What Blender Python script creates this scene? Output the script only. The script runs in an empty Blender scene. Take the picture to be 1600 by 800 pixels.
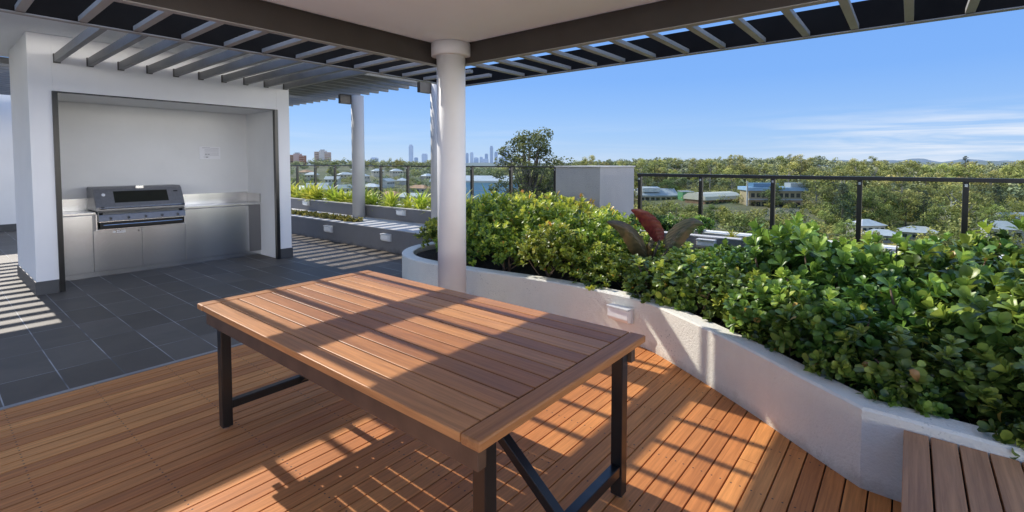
import bpy, math, random
import numpy as np
from mathutils import Vector, Matrix

rng = random.Random(7)
R = math.radians
scene = bpy.context.scene
COL = scene.collection
BASE = {}

# ------------------------------------------------------------------ camera
H = 1.62
FWD = R(39.25)                                   # camera heading, measured from +X towards +Y
cam_d = bpy.data.cameras.new("camera")
cam = bpy.data.objects.new("camera", cam_d)
COL.objects.link(cam)
cam.location = (0, 0, H)
cam.rotation_euler = (R(90) - math.atan(34 / 763), 0, FWD - R(90))
cam_d.sensor_width = 36
cam_d.lens = 763 / 1600 * 36
cam_d.shift_y = -111 / 1600
cam_d.clip_start = 0.05
cam_d.clip_end = 40000
scene.camera = cam

def polar(a_deg, r):
    """ground position r metres away, a_deg to the right of the camera heading"""
    t = FWD - R(a_deg)
    return r * math.cos(t), r * math.sin(t)

def ang(px):
    return math.degrees(math.atan((px - 800) / 763))

# ------------------------------------------------------------------ world and sun
world = bpy.data.worlds.new("World")
scene.world = world
world.use_nodes = True
wn, wl = world.node_tree.nodes, world.node_tree.links
wn.clear()
SLOPE = 1.235
FILL = 8.8          # radiance of the unseen fill glow added behind and overhead
ELEV = math.atan(1 / SLOPE)
sky = wn.new("ShaderNodeTexSky")
sky.sky_type = 'NISHITA'
sky.sun_disc = False
sky.sun_elevation = ELEV
sky.sun_rotation = 0.0
sky.altitude = 0
sky.air_density = 1.0
sky.dust_density = 0.0
sky.ozone_density = 1.6
tc = wn.new("ShaderNodeTexCoord")
mp = wn.new("ShaderNodeMapping")
mp.inputs['Rotation'].default_value = (0, 0, -FWD)
mp.inputs['Scale'].default_value = (1.6, 1.6, 26)
wl.new(tc.outputs['Generated'], mp.inputs['Vector'])
cn = wn.new("ShaderNodeTexNoise"); cn.inputs['Scale'].default_value = 1.7
cn.inputs['Detail'].default_value = 7; cn.inputs['Roughness'].default_value = 0.6; cn.inputs['Distortion'].default_value = 0.6
wl.new(mp.outputs[0], cn.inputs['Vector'])
cr = wn.new("ShaderNodeValToRGB")
cr.color_ramp.elements[0].position = 0.42; cr.color_ramp.elements[1].position = 0.66
wl.new(cn.outputs[0], cr.inputs[0])
sx = wn.new("ShaderNodeSeparateXYZ"); wl.new(tc.outputs['Generated'], sx.inputs[0])
# band of elevation and a broad mask on azimuth for the streaky cirrus low on the right
el = wn.new("ShaderNodeMapRange"); el.interpolation_type = 'SMOOTHSTEP'
el.inputs[1].default_value = 0.105; el.inputs[2].default_value = 0.045; el.inputs[3].default_value = 0.0; el.inputs[4].default_value = 1.0
wl.new(sx.outputs[2], el.inputs[0])
rt = wn.new("ShaderNodeVectorMath"); rt.operation = 'DOT_PRODUCT'
rt.inputs[1].default_value = (math.sin(FWD), -math.cos(FWD), 0)
wl.new(tc.outputs['Generated'], rt.inputs[0])
az = wn.new("ShaderNodeMapRange"); az.interpolation_type = 'SMOOTHSTEP'
az.inputs[1].default_value = 0.40; az.inputs[2].default_value = 0.68; az.inputs[3].default_value = 0.14; az.inputs[4].default_value = 1.0
wl.new(rt.outputs['Value'], az.inputs[0])
m1 = wn.new("ShaderNodeMath"); m1.operation = 'MULTIPLY'; wl.new(el.outputs[0], m1.inputs[0]); wl.new(az.outputs[0], m1.inputs[1])
m2 = wn.new("ShaderNodeMath"); m2.operation = 'MULTIPLY'; wl.new(cr.outputs[0], m2.inputs[0]); wl.new(m1.outputs[0], m2.inputs[1])
STR = 0.12
def sky_c(r, g, b): return (r / STR, g / STR, b / STR, 1)
# clear blue gradient blended over the physical sky
gr = wn.new("ShaderNodeValToRGB"); ge = gr.color_ramp.elements
ge[0].position = 0.0; ge[0].color = (0.42, 0.63, 0.94, 1)
ge[1].position = 0.42; ge[1].color = (0.16, 0.40, 1.0, 1)
for p_, c_ in ((0.06, (0.32, 0.56, 0.98)), (0.16, (0.205, 0.455, 1.0))):
    e_ = ge.new(p_); e_.color = (*c_, 1)
wl.new(sx.outputs[2], gr.inputs[0])
gs = wn.new("ShaderNodeVectorMath"); gs.operation = 'SCALE'; gs.inputs[3].default_value = 1.0 / STR
wl.new(gr.outputs[0], gs.inputs[0])
bl = wn.new("ShaderNodeMix"); bl.data_type = 'RGBA'; bl.inputs[0].default_value = 0.86
wl.new(sky.outputs[0], bl.inputs[6]); wl.new(gs.outputs[0], bl.inputs[7])
cm = wn.new("ShaderNodeMix"); cm.data_type = 'RGBA'
cm.inputs[7].default_value = sky_c(0.86, 0.91, 1.0)
wl.new(m2.outputs[0], cm.inputs[0]); wl.new(bl.outputs[2], cm.inputs[6])
# unseen bright cloud added behind and overhead as fill for the shade
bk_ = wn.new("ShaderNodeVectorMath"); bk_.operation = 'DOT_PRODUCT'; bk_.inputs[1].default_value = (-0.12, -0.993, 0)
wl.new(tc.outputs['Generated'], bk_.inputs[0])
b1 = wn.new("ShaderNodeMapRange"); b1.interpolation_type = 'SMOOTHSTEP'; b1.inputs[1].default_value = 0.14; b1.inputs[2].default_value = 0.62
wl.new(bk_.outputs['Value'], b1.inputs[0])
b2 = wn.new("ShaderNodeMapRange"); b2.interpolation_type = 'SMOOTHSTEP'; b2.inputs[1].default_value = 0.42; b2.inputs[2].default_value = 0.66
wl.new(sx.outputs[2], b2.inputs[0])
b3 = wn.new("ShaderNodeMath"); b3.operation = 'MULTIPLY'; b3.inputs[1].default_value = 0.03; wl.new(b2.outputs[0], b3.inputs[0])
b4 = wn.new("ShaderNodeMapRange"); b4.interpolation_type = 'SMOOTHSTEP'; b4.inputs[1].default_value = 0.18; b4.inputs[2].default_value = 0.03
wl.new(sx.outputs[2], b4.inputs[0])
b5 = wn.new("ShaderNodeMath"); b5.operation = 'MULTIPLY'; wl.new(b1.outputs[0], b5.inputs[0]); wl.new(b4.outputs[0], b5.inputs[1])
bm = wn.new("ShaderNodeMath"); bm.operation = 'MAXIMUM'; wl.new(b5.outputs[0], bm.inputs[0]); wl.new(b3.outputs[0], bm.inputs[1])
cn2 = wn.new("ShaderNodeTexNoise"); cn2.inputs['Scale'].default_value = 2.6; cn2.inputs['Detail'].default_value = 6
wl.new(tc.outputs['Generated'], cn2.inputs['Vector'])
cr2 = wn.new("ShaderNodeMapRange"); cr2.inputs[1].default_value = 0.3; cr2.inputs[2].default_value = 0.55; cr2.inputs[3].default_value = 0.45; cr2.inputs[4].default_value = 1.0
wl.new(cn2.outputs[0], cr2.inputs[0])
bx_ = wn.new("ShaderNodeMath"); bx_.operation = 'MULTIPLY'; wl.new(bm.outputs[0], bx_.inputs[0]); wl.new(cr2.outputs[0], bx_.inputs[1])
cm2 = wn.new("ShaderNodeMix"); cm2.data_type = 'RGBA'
cm2.inputs[7].default_value = sky_c(FILL * 1.05, FILL * 1.0, FILL * 0.93)
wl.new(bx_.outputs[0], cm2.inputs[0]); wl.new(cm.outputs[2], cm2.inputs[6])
bg = wn.new("ShaderNodeBackground"); bg.inputs['Strength'].default_value = STR
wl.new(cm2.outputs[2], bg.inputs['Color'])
wo = wn.new("ShaderNodeOutputWorld"); wl.new(bg.outputs[0], wo.inputs[0])

sd = bpy.data.lights.new("sun", 'SUN'); sd.energy = 5.0; sd.angle = R(0.5); sd.color = (1.0, 0.94, 0.85)
so = bpy.data.objects.new("sun", sd); COL.objects.link(so)
so.rotation_euler = (-math.atan(SLOPE), 0, 0)
so.location = (0, 30, 30)

scene.view_settings.view_transform = 'Standard'
scene.view_settings.look = 'None'
scene.view_settings.exposure = 0
scene.render.engine = 'CYCLES'
scene.cycles.max_bounces = 10
scene.cycles.diffuse_bounces = 6
scene.cycles.transparent_max_bounces = 16
scene.cycles.use_denoising = True
scene.cycles.sample_clamp_indirect = 6

# ------------------------------------------------------------------ materials
def new_mat(name):
    m = bpy.data.materials.new(name); m.use_nodes = True
    n, l = m.node_tree.nodes, m.node_tree.links
    return m, n, l, n["Principled BSDF"]

def N(n, t, **kw):
    x = n.new(t)
    for k, v in kw.items():
        if k.startswith('i_'):
            x.inputs[int(k[2:])].default_value = v
        else:
            setattr(x, k, v)
    return x

def mixc(n, l, fac, a, b, blend='MIX'):
    x = n.new("ShaderNodeMix"); x.data_type = 'RGBA'; x.blend_type = blend
    for s, i in ((fac, 0), (a, 6), (b, 7)):
        if isinstance(s, (int, float)): x.inputs[i].default_value = s
        elif isinstance(s, tuple): x.inputs[i].default_value = (*s[:3], 1)
        else: l.new(s, x.inputs[i])
    return x.outputs[2]

def ramp(n, l, src, stops):
    x = n.new("ShaderNodeValToRGB")
    e = x.color_ramp.elements
    while len(e) > 1: e.remove(e[-1])
    e[0].position = stops[0][0]; e[0].color = (*stops[0][1], 1)
    for p, c in stops[1:]:
        k = e.new(p); k.color = (*c, 1)
    l.new(src, x.inputs[0])
    return x.outputs[0]

def noise(n, l, vec, scale, detail=4, rough=0.5, dist=0.0):
    x = n.new("ShaderNodeTexNoise")
    x.inputs['Scale'].default_value = scale; x.inputs['Detail'].default_value = detail
    x.inputs['Roughness'].default_value = rough; x.inputs['Distortion'].default_value = dist
    if vec is not None: l.new(vec, x.inputs['Vector'])
    return x.outputs[0]

def mapped(n, l, scale, coord='Object'):
    t = n.new("ShaderNodeTexCoord"); m = n.new("ShaderNodeMapping")
    m.inputs['Scale'].default_value = scale
    l.new(t.outputs[coord], m.inputs['Vector'])
    return m.outputs[0]

def bump(n, l, p, h, strength, dist):
    b = n.new("ShaderNodeBump"); b.inputs['Strength'].default_value = strength; b.inputs['Distance'].default_value = dist
    l.new(h, b.inputs['Height']); l.new(b.outputs[0], p.inputs['Normal'])

def plain(name, col, rough=0.5, metal=0.0, var=0.12, scale=4.0, bmp=0.0, bscale=80, bdist=0.002, spec=0.5):
    m, n, l, p = new_mat(name)
    v = mapped(n, l, (1, 1, 1))
    f = noise(n, l, v, scale, 5, 0.6)
    c = ramp(n, l, f, [(0.3, tuple(x * (1 - var) for x in col)), (0.7, tuple(min(1, x * (1 + var)) for x in col))])
    l.new(c, p.inputs['Base Color'])
    p.inputs['Roughness'].default_value = rough; p.inputs['Metallic'].default_value = metal
    p.inputs['Specular IOR Level'].default_value = spec
    if bmp:
        bump(n, l, p, noise(n, l, v, bscale, 3, 0.6), bmp, bdist)
    return m

def wood(name, axis, pitch, lo, hi, rough=0.45, offset=0.0, screws=0.0, spec=0.35, grain=1.0):
    """boards running along axis (0 = X, 1 = Y); each board gets its own tone"""
    m, n, l, p = new_mat(name)
    tcx = n.new("ShaderNodeTexCoord"); s = n.new("ShaderNodeSeparateXYZ"); l.new(tcx.outputs['Object'], s.inputs[0])
    cross = s.outputs[1 - axis]
    a = N(n, "ShaderNodeMath", operation='ADD', i_1=offset); l.new(cross, a.inputs[0])
    d = N(n, "ShaderNodeMath", operation='DIVIDE', i_1=pitch); l.new(a.outputs[0], d.inputs[0])
    fl = N(n, "ShaderNodeMath", operation='FLOOR'); l.new(d.outputs[0], fl.inputs[0])
    wn1 = n.new("ShaderNodeTexWhiteNoise"); wn1.noise_dimensions = '1D'; l.new(fl.outputs[0], wn1.inputs['W'])
    # grain, shifted board by board
    cv = n.new("ShaderNodeCombineXYZ")
    sh = N(n, "ShaderNodeMath", operation='MULTIPLY', i_1=37.0); l.new(wn1.outputs[0], sh.inputs[0])
    ad = N(n, "ShaderNodeMath", operation='ADD'); l.new(s.outputs[axis], ad.inputs[0]); l.new(sh.outputs[0], ad.inputs[1])
    l.new(ad.outputs[0], cv.inputs[axis]); l.new(cross, cv.inputs[1 - axis]); l.new(s.outputs[2], cv.inputs[2])
    mpg = n.new("ShaderNodeMapping")
    sc = [55, 55, 55]; sc[axis] = 2.2
    mpg.inputs['Scale'].default_value = sc
    l.new(cv.outputs[0], mpg.inputs[0])
    g = noise(n, l, mpg.outputs[0], 1.0, 5, 0.65, 0.4)
    mp2 = n.new("ShaderNodeMapping"); sc2 = [7, 7, 7]; sc2[axis] = 1.1; mp2.inputs['Scale'].default_value = sc2
    l.new(cv.outputs[0], mp2.inputs[0])
    g2 = noise(n, l, mp2.outputs[0], 1.0, 4, 0.6)
    c0 = mixc(n, l, wn1.outputs[0], lo, hi)
    c1 = mixc(n, l, ramp(n, l, g, [(0.35, (0, 0, 0)), (0.65, (1, 1, 1))]), mixc(n, l, 1.0, c0, (1 - 0.3 * grain, 1 - 0.33 * grain, 1 - 0.34 * grain), 'MULTIPLY'), c0)
    c2 = mixc(n, l, ramp(n, l, g2, [(0.35, (0, 0, 0)), (0.7, (1, 1, 1))]), mixc(n, l, 1.0, c1, (1 - 0.2 * grain, 1 - 0.19 * grain, 1 - 0.16 * grain), 'MULTIPLY'), c1)
    p.inputs['Specular IOR Level'].default_value = spec
    if screws:
        def cell(sock, pit, off):
            a_ = N(n, "ShaderNodeMath", operation='ADD', i_1=off); l.new(sock, a_.inputs[0])
            q_ = N(n, "ShaderNodeMath", operation='PINGPONG', i_1=pit / 2); l.new(a_.outputs[0], q_.inputs[0])
            return q_.outputs[0]
        u_ = cell(s.outputs[axis], screws, 0.13)
        v_ = cell(cross, pitch, offset)            # 0 at the gap, pitch / 2 in the middle of a board
        v2 = N(n, "ShaderNodeMath", operation='SUBTRACT', i_1=0.026); l.new(v_, v2.inputs[0])
        cv2 = n.new("ShaderNodeCombineXYZ"); l.new(u_, cv2.inputs[0]); l.new(v2.outputs[0], cv2.inputs[1])
        ln_ = N(n, "ShaderNodeVectorMath", operation='LENGTH'); l.new(cv2.outputs[0], ln_.inputs[0])
        lt_ = N(n, "ShaderNodeMath", operation='LESS_THAN', i_1=0.0046); l.new(ln_.outputs['Value'], lt_.inputs[0])
        c2 = mixc(n, l, lt_.outputs[0], c2, (0.07, 0.05, 0.04))
    dirt = noise(n, l, tcx.outputs['Object'], 1.1, 5, 0.65, 0.3)
    c2 = mixc(n, l, ramp(n, l, dirt, [(0.45, (0, 0, 0)), (0.72, (0.4, 0.4, 0.4))]), c2, mixc(n, l, 1.0, c2, (0.72, 0.76, 0.84), 'MULTIPLY'))
    l.new(c2, p.inputs['Base Color'])
    rr = N(n, "ShaderNodeMapRange"); rr.inputs[3].default_value = rough - 0.1; rr.inputs[4].default_value = rough + 0.14
    l.new(g2, rr.inputs[0]); l.new(rr.outputs[0], p.inputs['Roughness'])
    bump(n, l, p, g, 0.35, 0.002)
    return m

def stucco(name, col, stain=0.1):
    m, n, l, p = new_mat(name)
    v = mapped(n, l, (1, 1, 1))
    f = noise(n, l, v, 1.3, 6, 0.65)
    fine = noise(n, l, v, 55, 4, 0.7)
    vs = mapped(n, l, (9, 9, 0.7))
    st = noise(n, l, vs, 1.0, 4, 0.6)
    c = ramp(n, l, f, [(0.3, tuple(x * (1 - stain) for x in col)), (0.7, col)])
    c = mixc(n, l, ramp(n, l, st, [(0.5, (0, 0, 0)), (0.8, (0.35, 0.35, 0.35))]), c, tuple(x * 0.82 for x in col))
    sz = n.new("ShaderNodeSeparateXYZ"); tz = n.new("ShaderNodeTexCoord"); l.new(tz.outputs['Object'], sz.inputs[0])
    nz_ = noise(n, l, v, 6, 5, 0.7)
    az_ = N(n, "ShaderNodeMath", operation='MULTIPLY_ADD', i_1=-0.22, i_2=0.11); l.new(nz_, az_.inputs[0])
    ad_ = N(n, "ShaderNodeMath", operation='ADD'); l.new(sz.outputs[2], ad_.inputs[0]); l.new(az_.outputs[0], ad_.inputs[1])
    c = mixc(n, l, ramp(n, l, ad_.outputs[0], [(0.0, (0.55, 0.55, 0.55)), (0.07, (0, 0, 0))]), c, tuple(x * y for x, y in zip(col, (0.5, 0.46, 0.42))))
    sp_ = noise(n, l, v, 70, 2, 0.5); sp2 = noise(n, l, v, 2.2, 3, 0.6)
    sm_ = N(n, "ShaderNodeMath", operation='MULTIPLY'); l.new(ramp(n, l, sp_, [(0.62, (0, 0, 0)), (0.66, (1, 1, 1))]), sm_.inputs[0]); l.new(ramp(n, l, sp2, [(0.55, (0, 0, 0)), (0.66, (0.8, 0.8, 0.8))]), sm_.inputs[1])
    c = mixc(n, l, sm_.outputs[0], c, tuple(x * 0.45 for x in col))
    l.new(c, p.inputs['Base Color'])
    p.inputs['Roughness'].default_value = 0.85; p.inputs['Specular IOR Level'].default_value = 0.25
    bump(n, l, p, fine, 0.75, 0.01)
    return m

def steel(name, col, rough, streak_axis=2, metal=1.0):
    m, n, l, p = new_mat(name)
    sc = [140, 140, 140]; sc[streak_axis] = 1.5
    g = noise(n, l, mapped(n, l, tuple(sc)), 1.0, 3, 0.6)
    sc = [2.4, 2.4, 2.4]; sc[streak_axis] = 0.25
    wv = noise(n, l, mapped(n, l, tuple(sc)), 1.0, 0, 0.5)
    c = ramp(n, l, wv, [(0.35, tuple(x * 0.86 for x in col)), (0.7, tuple(min(1, x * 1.14) for x in col))])
    l.new(c, p.inputs['Base Color'])
    p.inputs['Metallic'].default_value = metal
    p.inputs['Roughness'].default_value = rough
    b1_ = n.new("ShaderNodeBump"); b1_.inputs['Strength'].default_value = 0.18; b1_.inputs['Distance'].default_value = 0.03
    l.new(wv, b1_.inputs['Height'])
    l.new(b1_.outputs[0], p.inputs['Normal'])
    return m

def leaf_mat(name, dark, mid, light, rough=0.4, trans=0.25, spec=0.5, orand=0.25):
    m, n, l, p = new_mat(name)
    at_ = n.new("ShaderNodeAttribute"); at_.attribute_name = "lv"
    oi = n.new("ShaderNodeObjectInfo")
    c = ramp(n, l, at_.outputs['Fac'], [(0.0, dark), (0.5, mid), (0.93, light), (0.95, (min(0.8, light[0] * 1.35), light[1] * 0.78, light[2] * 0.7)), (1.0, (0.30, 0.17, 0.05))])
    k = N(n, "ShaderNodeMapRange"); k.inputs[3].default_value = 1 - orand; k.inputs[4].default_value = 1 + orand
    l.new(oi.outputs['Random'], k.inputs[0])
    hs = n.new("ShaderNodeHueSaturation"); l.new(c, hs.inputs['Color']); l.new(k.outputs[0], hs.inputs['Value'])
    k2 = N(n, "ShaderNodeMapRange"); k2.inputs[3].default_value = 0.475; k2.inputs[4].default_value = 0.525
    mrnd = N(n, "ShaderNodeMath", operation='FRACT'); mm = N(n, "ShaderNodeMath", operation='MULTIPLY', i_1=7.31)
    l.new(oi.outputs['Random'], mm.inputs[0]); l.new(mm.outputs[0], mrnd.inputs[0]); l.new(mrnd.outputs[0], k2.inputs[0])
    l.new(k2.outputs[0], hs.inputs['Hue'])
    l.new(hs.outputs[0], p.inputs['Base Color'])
    p.inputs['Roughness'].default_value = rough; p.inputs['Specular IOR Level'].default_value = spec
    if trans:
        tr = n.new("ShaderNodeBsdfTranslucent")
        hs2 = n.new("ShaderNodeHueSaturation"); l.new(hs.outputs[0], hs2.inputs['Color'])
        hs2.inputs['Value'].default_value = 1.5; hs2.inputs['Hue'].default_value = 0.485
        l.new(hs2.outputs[0], tr.inputs[0])
        mx = n.new("ShaderNodeMixShader"); mx.inputs[0].default_value = trans
        l.new(p.outputs[0], mx.inputs[1]); l.new(tr.outputs[0], mx.inputs[2])
        l.new(mx.outputs[0], n["Material Output"].inputs[0])
    return m

M = {}
M['deck'] = wood("deck_timber", 0, 0.095, (0.66, 0.245, 0.075), (0.93, 0.39, 0.115), 0.55, offset=-4.585 + 0.095 * 200, screws=0.45, spec=0.25)
M['bench'] = wood("bench_timber", 0, 0.0975, (0.46, 0.205, 0.085), (0.72, 0.36, 0.16), 0.5)
M['table'] = wood("table_timber", 1, 0.0995, (0.50, 0.20, 0.068), (0.82, 0.385, 0.135), 0.42, offset=0.0, spec=0.32, grain=1.0)
M['table_edge'] = wood("table_edge_timber", 0, 0.3, (0.48, 0.20, 0.07), (0.62, 0.28, 0.10), 0.42, spec=0.25)
M['apron'] = plain("table_frame_timber", (0.10, 0.055, 0.032), 0.45, var=0.25, scale=9)
M['stucco'] = stucco("planter_render", (0.87, 0.84, 0.735), 0.12)
M['stucco_dark'] = stucco("shaded_grey_render", (0.23, 0.225, 0.225), 0.12)  # grey darkened to stand for shade on the low wall faces
M['sunlit_coping'] = stucco("sunlit_coping_render", (0.62, 0.60, 0.57), 0.1)  # pale tone stands for sun on the wall tops
M['pier'] = stucco("pier_render", (0.42, 0.41, 0.41), 0.12)
M['white'] = plain("white_paint", (0.86, 0.855, 0.845), 0.6, var=0.03, scale=1.2, bmp=0.15, bscale=120, bdist=0.001)
M['ceiling'] = plain("ceiling_paint", (0.92, 0.95, 0.97), 0.7, var=0.035, scale=0.9)
M['column'] = plain("column_paint", (0.84, 0.83, 0.815), 0.55, var=0.05, scale=1.6, bmp=0.12, bscale=60, bdist=0.001)
M['column_far'] = plain("shaded_column_paint", (0.56, 0.55, 0.54), 0.6, var=0.05, scale=1.6)  # the white column paint, darkened to stand for shade
M['dark'] = plain("dark_painted_steel", (0.062, 0.053, 0.045), 0.38, var=0.12, scale=3)
M['slat'] = plain("slat_lit_grey", (0.36, 0.35, 0.33), 0.5, var=0.12, scale=3)  # lighter than the dark steel, to stand for deck light on undersides
M['gloss_black'] = plain("gloss_black_steel", (0.016, 0.0145, 0.013), 0.55, var=0.3, scale=2, spec=0.06)
M['slat2'] = plain("grey_slat_paint", (0.20, 0.20, 0.198), 0.45, var=0.12, scale=3)
M['black'] = plain("black_powder_coat", (0.012, 0.012, 0.012), 0.28, var=0.2, scale=10)
M['rail'] = plain("dark_rail_coat", (0.022, 0.018, 0.015), 0.3, var=0.2, scale=8)
M['steel'] = steel("brushed_stainless", (0.55, 0.555, 0.56), 0.25)
M['steel_dark'] = steel("dark_stainless", (0.20, 0.20, 0.21), 0.34)
M['chrome'] = steel("bright_stainless", (0.72, 0.72, 0.72), 0.2, 0)
M['hood'] = plain("hood_enamel", (0.27, 0.27, 0.28), 0.34, metal=0.5, var=0.1, scale=30)
M['glass_dark'] = plain("smoked_window", (0.02, 0.022, 0.018), 0.08, var=0.1)
M['blackmatte'] = plain("black_recess", (0.008, 0.008, 0.008), 0.5)
M['paper'] = plain("notice_paper", (0.84, 0.84, 0.86), 0.6, var=0.02)
M['ink'] = plain("printed_ink", (0.16, 0.16, 0.18), 0.6)
M['greyink'] = plain("printed_rule", (0.45, 0.45, 0.47), 0.6)
M['whiteink'] = plain("white_print", (0.85, 0.85, 0.87), 0.4)
M['nichewall'] = plain("alcove_sheet_lining", (0.74, 0.745, 0.74), 0.4, var=0.06, scale=0.8)
M['skirt'] = plain("skirting_tile", (0.075, 0.075, 0.077), 0.45, var=0.15, scale=6)
M['lamp'] = plain("frosted_lens", (0.92, 0.92, 0.89), 0.35, var=0.03)
M['lampbody'] = plain("cast_lamp_body", (0.62, 0.62, 0.61), 0.45, var=0.05)
M['soil'] = plain("garden_soil", (0.045, 0.032, 0.022), 0.95, var=0.5, scale=25, bmp=1.0, bscale=30, bdist=0.03)
M['bark'] = plain("brown_stem", (0.16, 0.105, 0.07), 0.85, var=0.3, scale=30, bmp=0.5, bscale=60, bdist=0.004)
M['gumbark'] = plain("grey_bark", (0.10, 0.085, 0.07), 0.9, var=0.3, scale=1.5)
M['whitebark'] = plain("pale_bark", (0.62, 0.57, 0.50), 0.8, var=0.2, scale=0.8)
M['bounce_paving'] = plain("pale_bounce_paving", (0.84, 0.83, 0.81), 0.8, var=0.08, scale=3)
M['palebark'] = plain("pale_grey_bark", (0.30, 0.27, 0.23), 0.9, var=0.3, scale=1.0)
M['trim'] = plain("edge_trim_metal", (0.30, 0.29, 0.28), 0.45, metal=0.4, var=0.1)
M['concrete'] = plain("concrete", (0.34, 0.33, 0.31), 0.85, var=0.15, scale=2, bmp=0.3)

# tiled floor
def tile_mat():
    m, n, l, p = new_mat("charcoal_floor_tiles")
    t = n.new("ShaderNodeTexCoord"); mpp = n.new("ShaderNodeMapping")
    mpp.inputs['Rotation'].default_value = (0, 0, R(-90))
    l.new(t.outputs['Object'], mpp.inputs[0])
    s = n.new("ShaderNodeSeparateXYZ"); l.new(t.outputs['Object'], s.inputs[0])
    def line(sock, off, pitch, w):
        a = N(n, "ShaderNodeMath", operation='SUBTRACT', i_1=off); l.new(sock, a.inputs[0])
        d = N(n, "ShaderNodeMath", operation='DIVIDE', i_1=pitch); l.new(a.outputs[0], d.inputs[0])
        fr = N(n, "ShaderNodeMath", operation='FRACT'); l.new(d.outputs[0], fr.inputs[0])
        fl = N(n, "ShaderNodeMath", operation='FLOOR'); l.new(d.outputs[0], fl.inputs[0])
        pp_ = N(n, "ShaderNodeMath", operation='PINGPONG', i_1=0.5); l.new(d.outputs[0], pp_.inputs[0])
        lt = N(n, "ShaderNodeMath", operation='LESS_THAN', i_1=w / pitch / 2); l.new(pp_.outputs[0], lt.inputs[0])
        return lt.outputs[0], fl.outputs[0]
    jx, ix = line(s.outputs[0], 0.977 - 0.3265 * 40, 0.3265, 0.0075)
    jy, iy = line(s.outputs[1], 5.13 - 0.66 * 40, 0.66, 0.005)
    mx = N(n, "ShaderNodeMath", operation='MAXIMUM'); l.new(jx, mx.inputs[0]); l.new(jy, mx.inputs[1])
    cb = n.new("ShaderNodeCombineXYZ"); l.new(ix, cb.inputs[0]); l.new(iy, cb.inputs[1])
    wnn = n.new("ShaderNodeTexWhiteNoise"); wnn.noise_dimensions = '2D'; l.new(cb.outputs[0], wnn.inputs['Vector'])
    c0 = mixc(n, l, wnn.outputs[0], (0.090, 0.072, 0.054), (0.126, 0.104, 0.080))
    cl = noise(n, l, mapped(n, l, (1, 1, 1)), 2.2, 7, 0.65, 0.5)
    c1 = mixc(n, l, ramp(n, l, cl, [(0.35, (0, 0, 0)), (0.75, (1, 1, 1))]), c0, mixc(n, l, 1.0, c0, (1.5, 1.48, 1.45), 'MULTIPLY'))
    jn = noise(n, l, mapped(n, l, (1, 1, 1)), 1.6, 3, 0.5)
    jc = ramp(n, l, jn, [(0.38, (0.11, 0.108, 0.10)), (0.60, (0.46, 0.44, 0.41))])
    c2 = mixc(n, l, mx.outputs[0], c1, jc)
    l.new(c2, p.inputs['Base Color'])
    rr = N(n, "ShaderNodeMapRange"); rr.inputs[3].default_value = 0.46; rr.inputs[4].default_value = 0.62
    p.inputs['Specular IOR Level'].default_value = 0.25
    l.new(cl, rr.inputs[0]); l.new(rr.outputs[0], p.inputs['Roughness'])
    inv = N(n, "ShaderNodeMath", operation='SUBTRACT', i_0=1.0); l.new(mx.outputs[0], inv.inputs[1])
    bump(n, l, p, inv.outputs[0], 0.4, 0.002)
    return m
M['tile'] = tile_mat()

def glass_mat():
    m, n, l, p = new_mat("clear_balustrade_glass")
    tr = n.new("ShaderNodeBsdfTransparent"); tr.inputs[0].default_value = (0.90, 0.945, 0.925, 1)
    gl = n.new("ShaderNodeBsdfGlossy"); gl.inputs['Roughness'].default_value = 0.02; gl.inputs[0].default_value = (0.9, 0.95, 0.95, 1)
    lw_ = n.new("ShaderNodeLayerWeight"); lw_.inputs[0].default_value = 0.5
    pw_ = N(n, "ShaderNodeMath", operation='POWER', i_1=4.0); l.new(lw_.outputs['Facing'], pw_.inputs[0])
    fr = N(n, "ShaderNodeMath", operation='MULTIPLY_ADD', i_1=0.5, i_2=0.035); l.new(pw_.outputs[0], fr.inputs[0])
    mx = n.new("ShaderNodeMixShader")
    l.new(fr.outputs[0], mx.inputs[0]); l.new(tr.outputs[0], mx.inputs[1]); l.new(gl.outputs[0], mx.inputs[2])
    l.new(mx.outputs[0], n["Material Output"].inputs[0])
    return m
M['glass'] = glass_mat()

M['jade'] = leaf_mat("jade_leaf", (0.03, 0.06, 0.013), (0.15, 0.25, 0.04), (0.44, 0.53, 0.085), 0.36, 0.16, 0.4, 0.28)
M['shrub'] = leaf_mat("shrub_leaf", (0.05, 0.10, 0.016), (0.23, 0.33, 0.04), (0.60, 0.62, 0.085), 0.38, 0.32, 0.5, 0.2)
M['orange_shrub'] = leaf_mat("orange_tipped_leaf", (0.16, 0.17, 0.03), (0.36, 0.27, 0.04), (0.55, 0.20, 0.05), 0.4, 0.3, 0.4, 0.1)
M['strap'] = leaf_mat("strap_leaf", (0.12, 0.19, 0.025), (0.40, 0.47, 0.055), (0.72, 0.70, 0.11), 0.4, 0.35, 0.4, 0.15)
M['sedum'] = leaf_mat("groundcover_leaf", (0.12, 0.13, 0.03), (0.26, 0.26, 0.05), (0.40, 0.38, 0.08), 0.5, 0.2, 0.3, 0.1)
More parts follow.
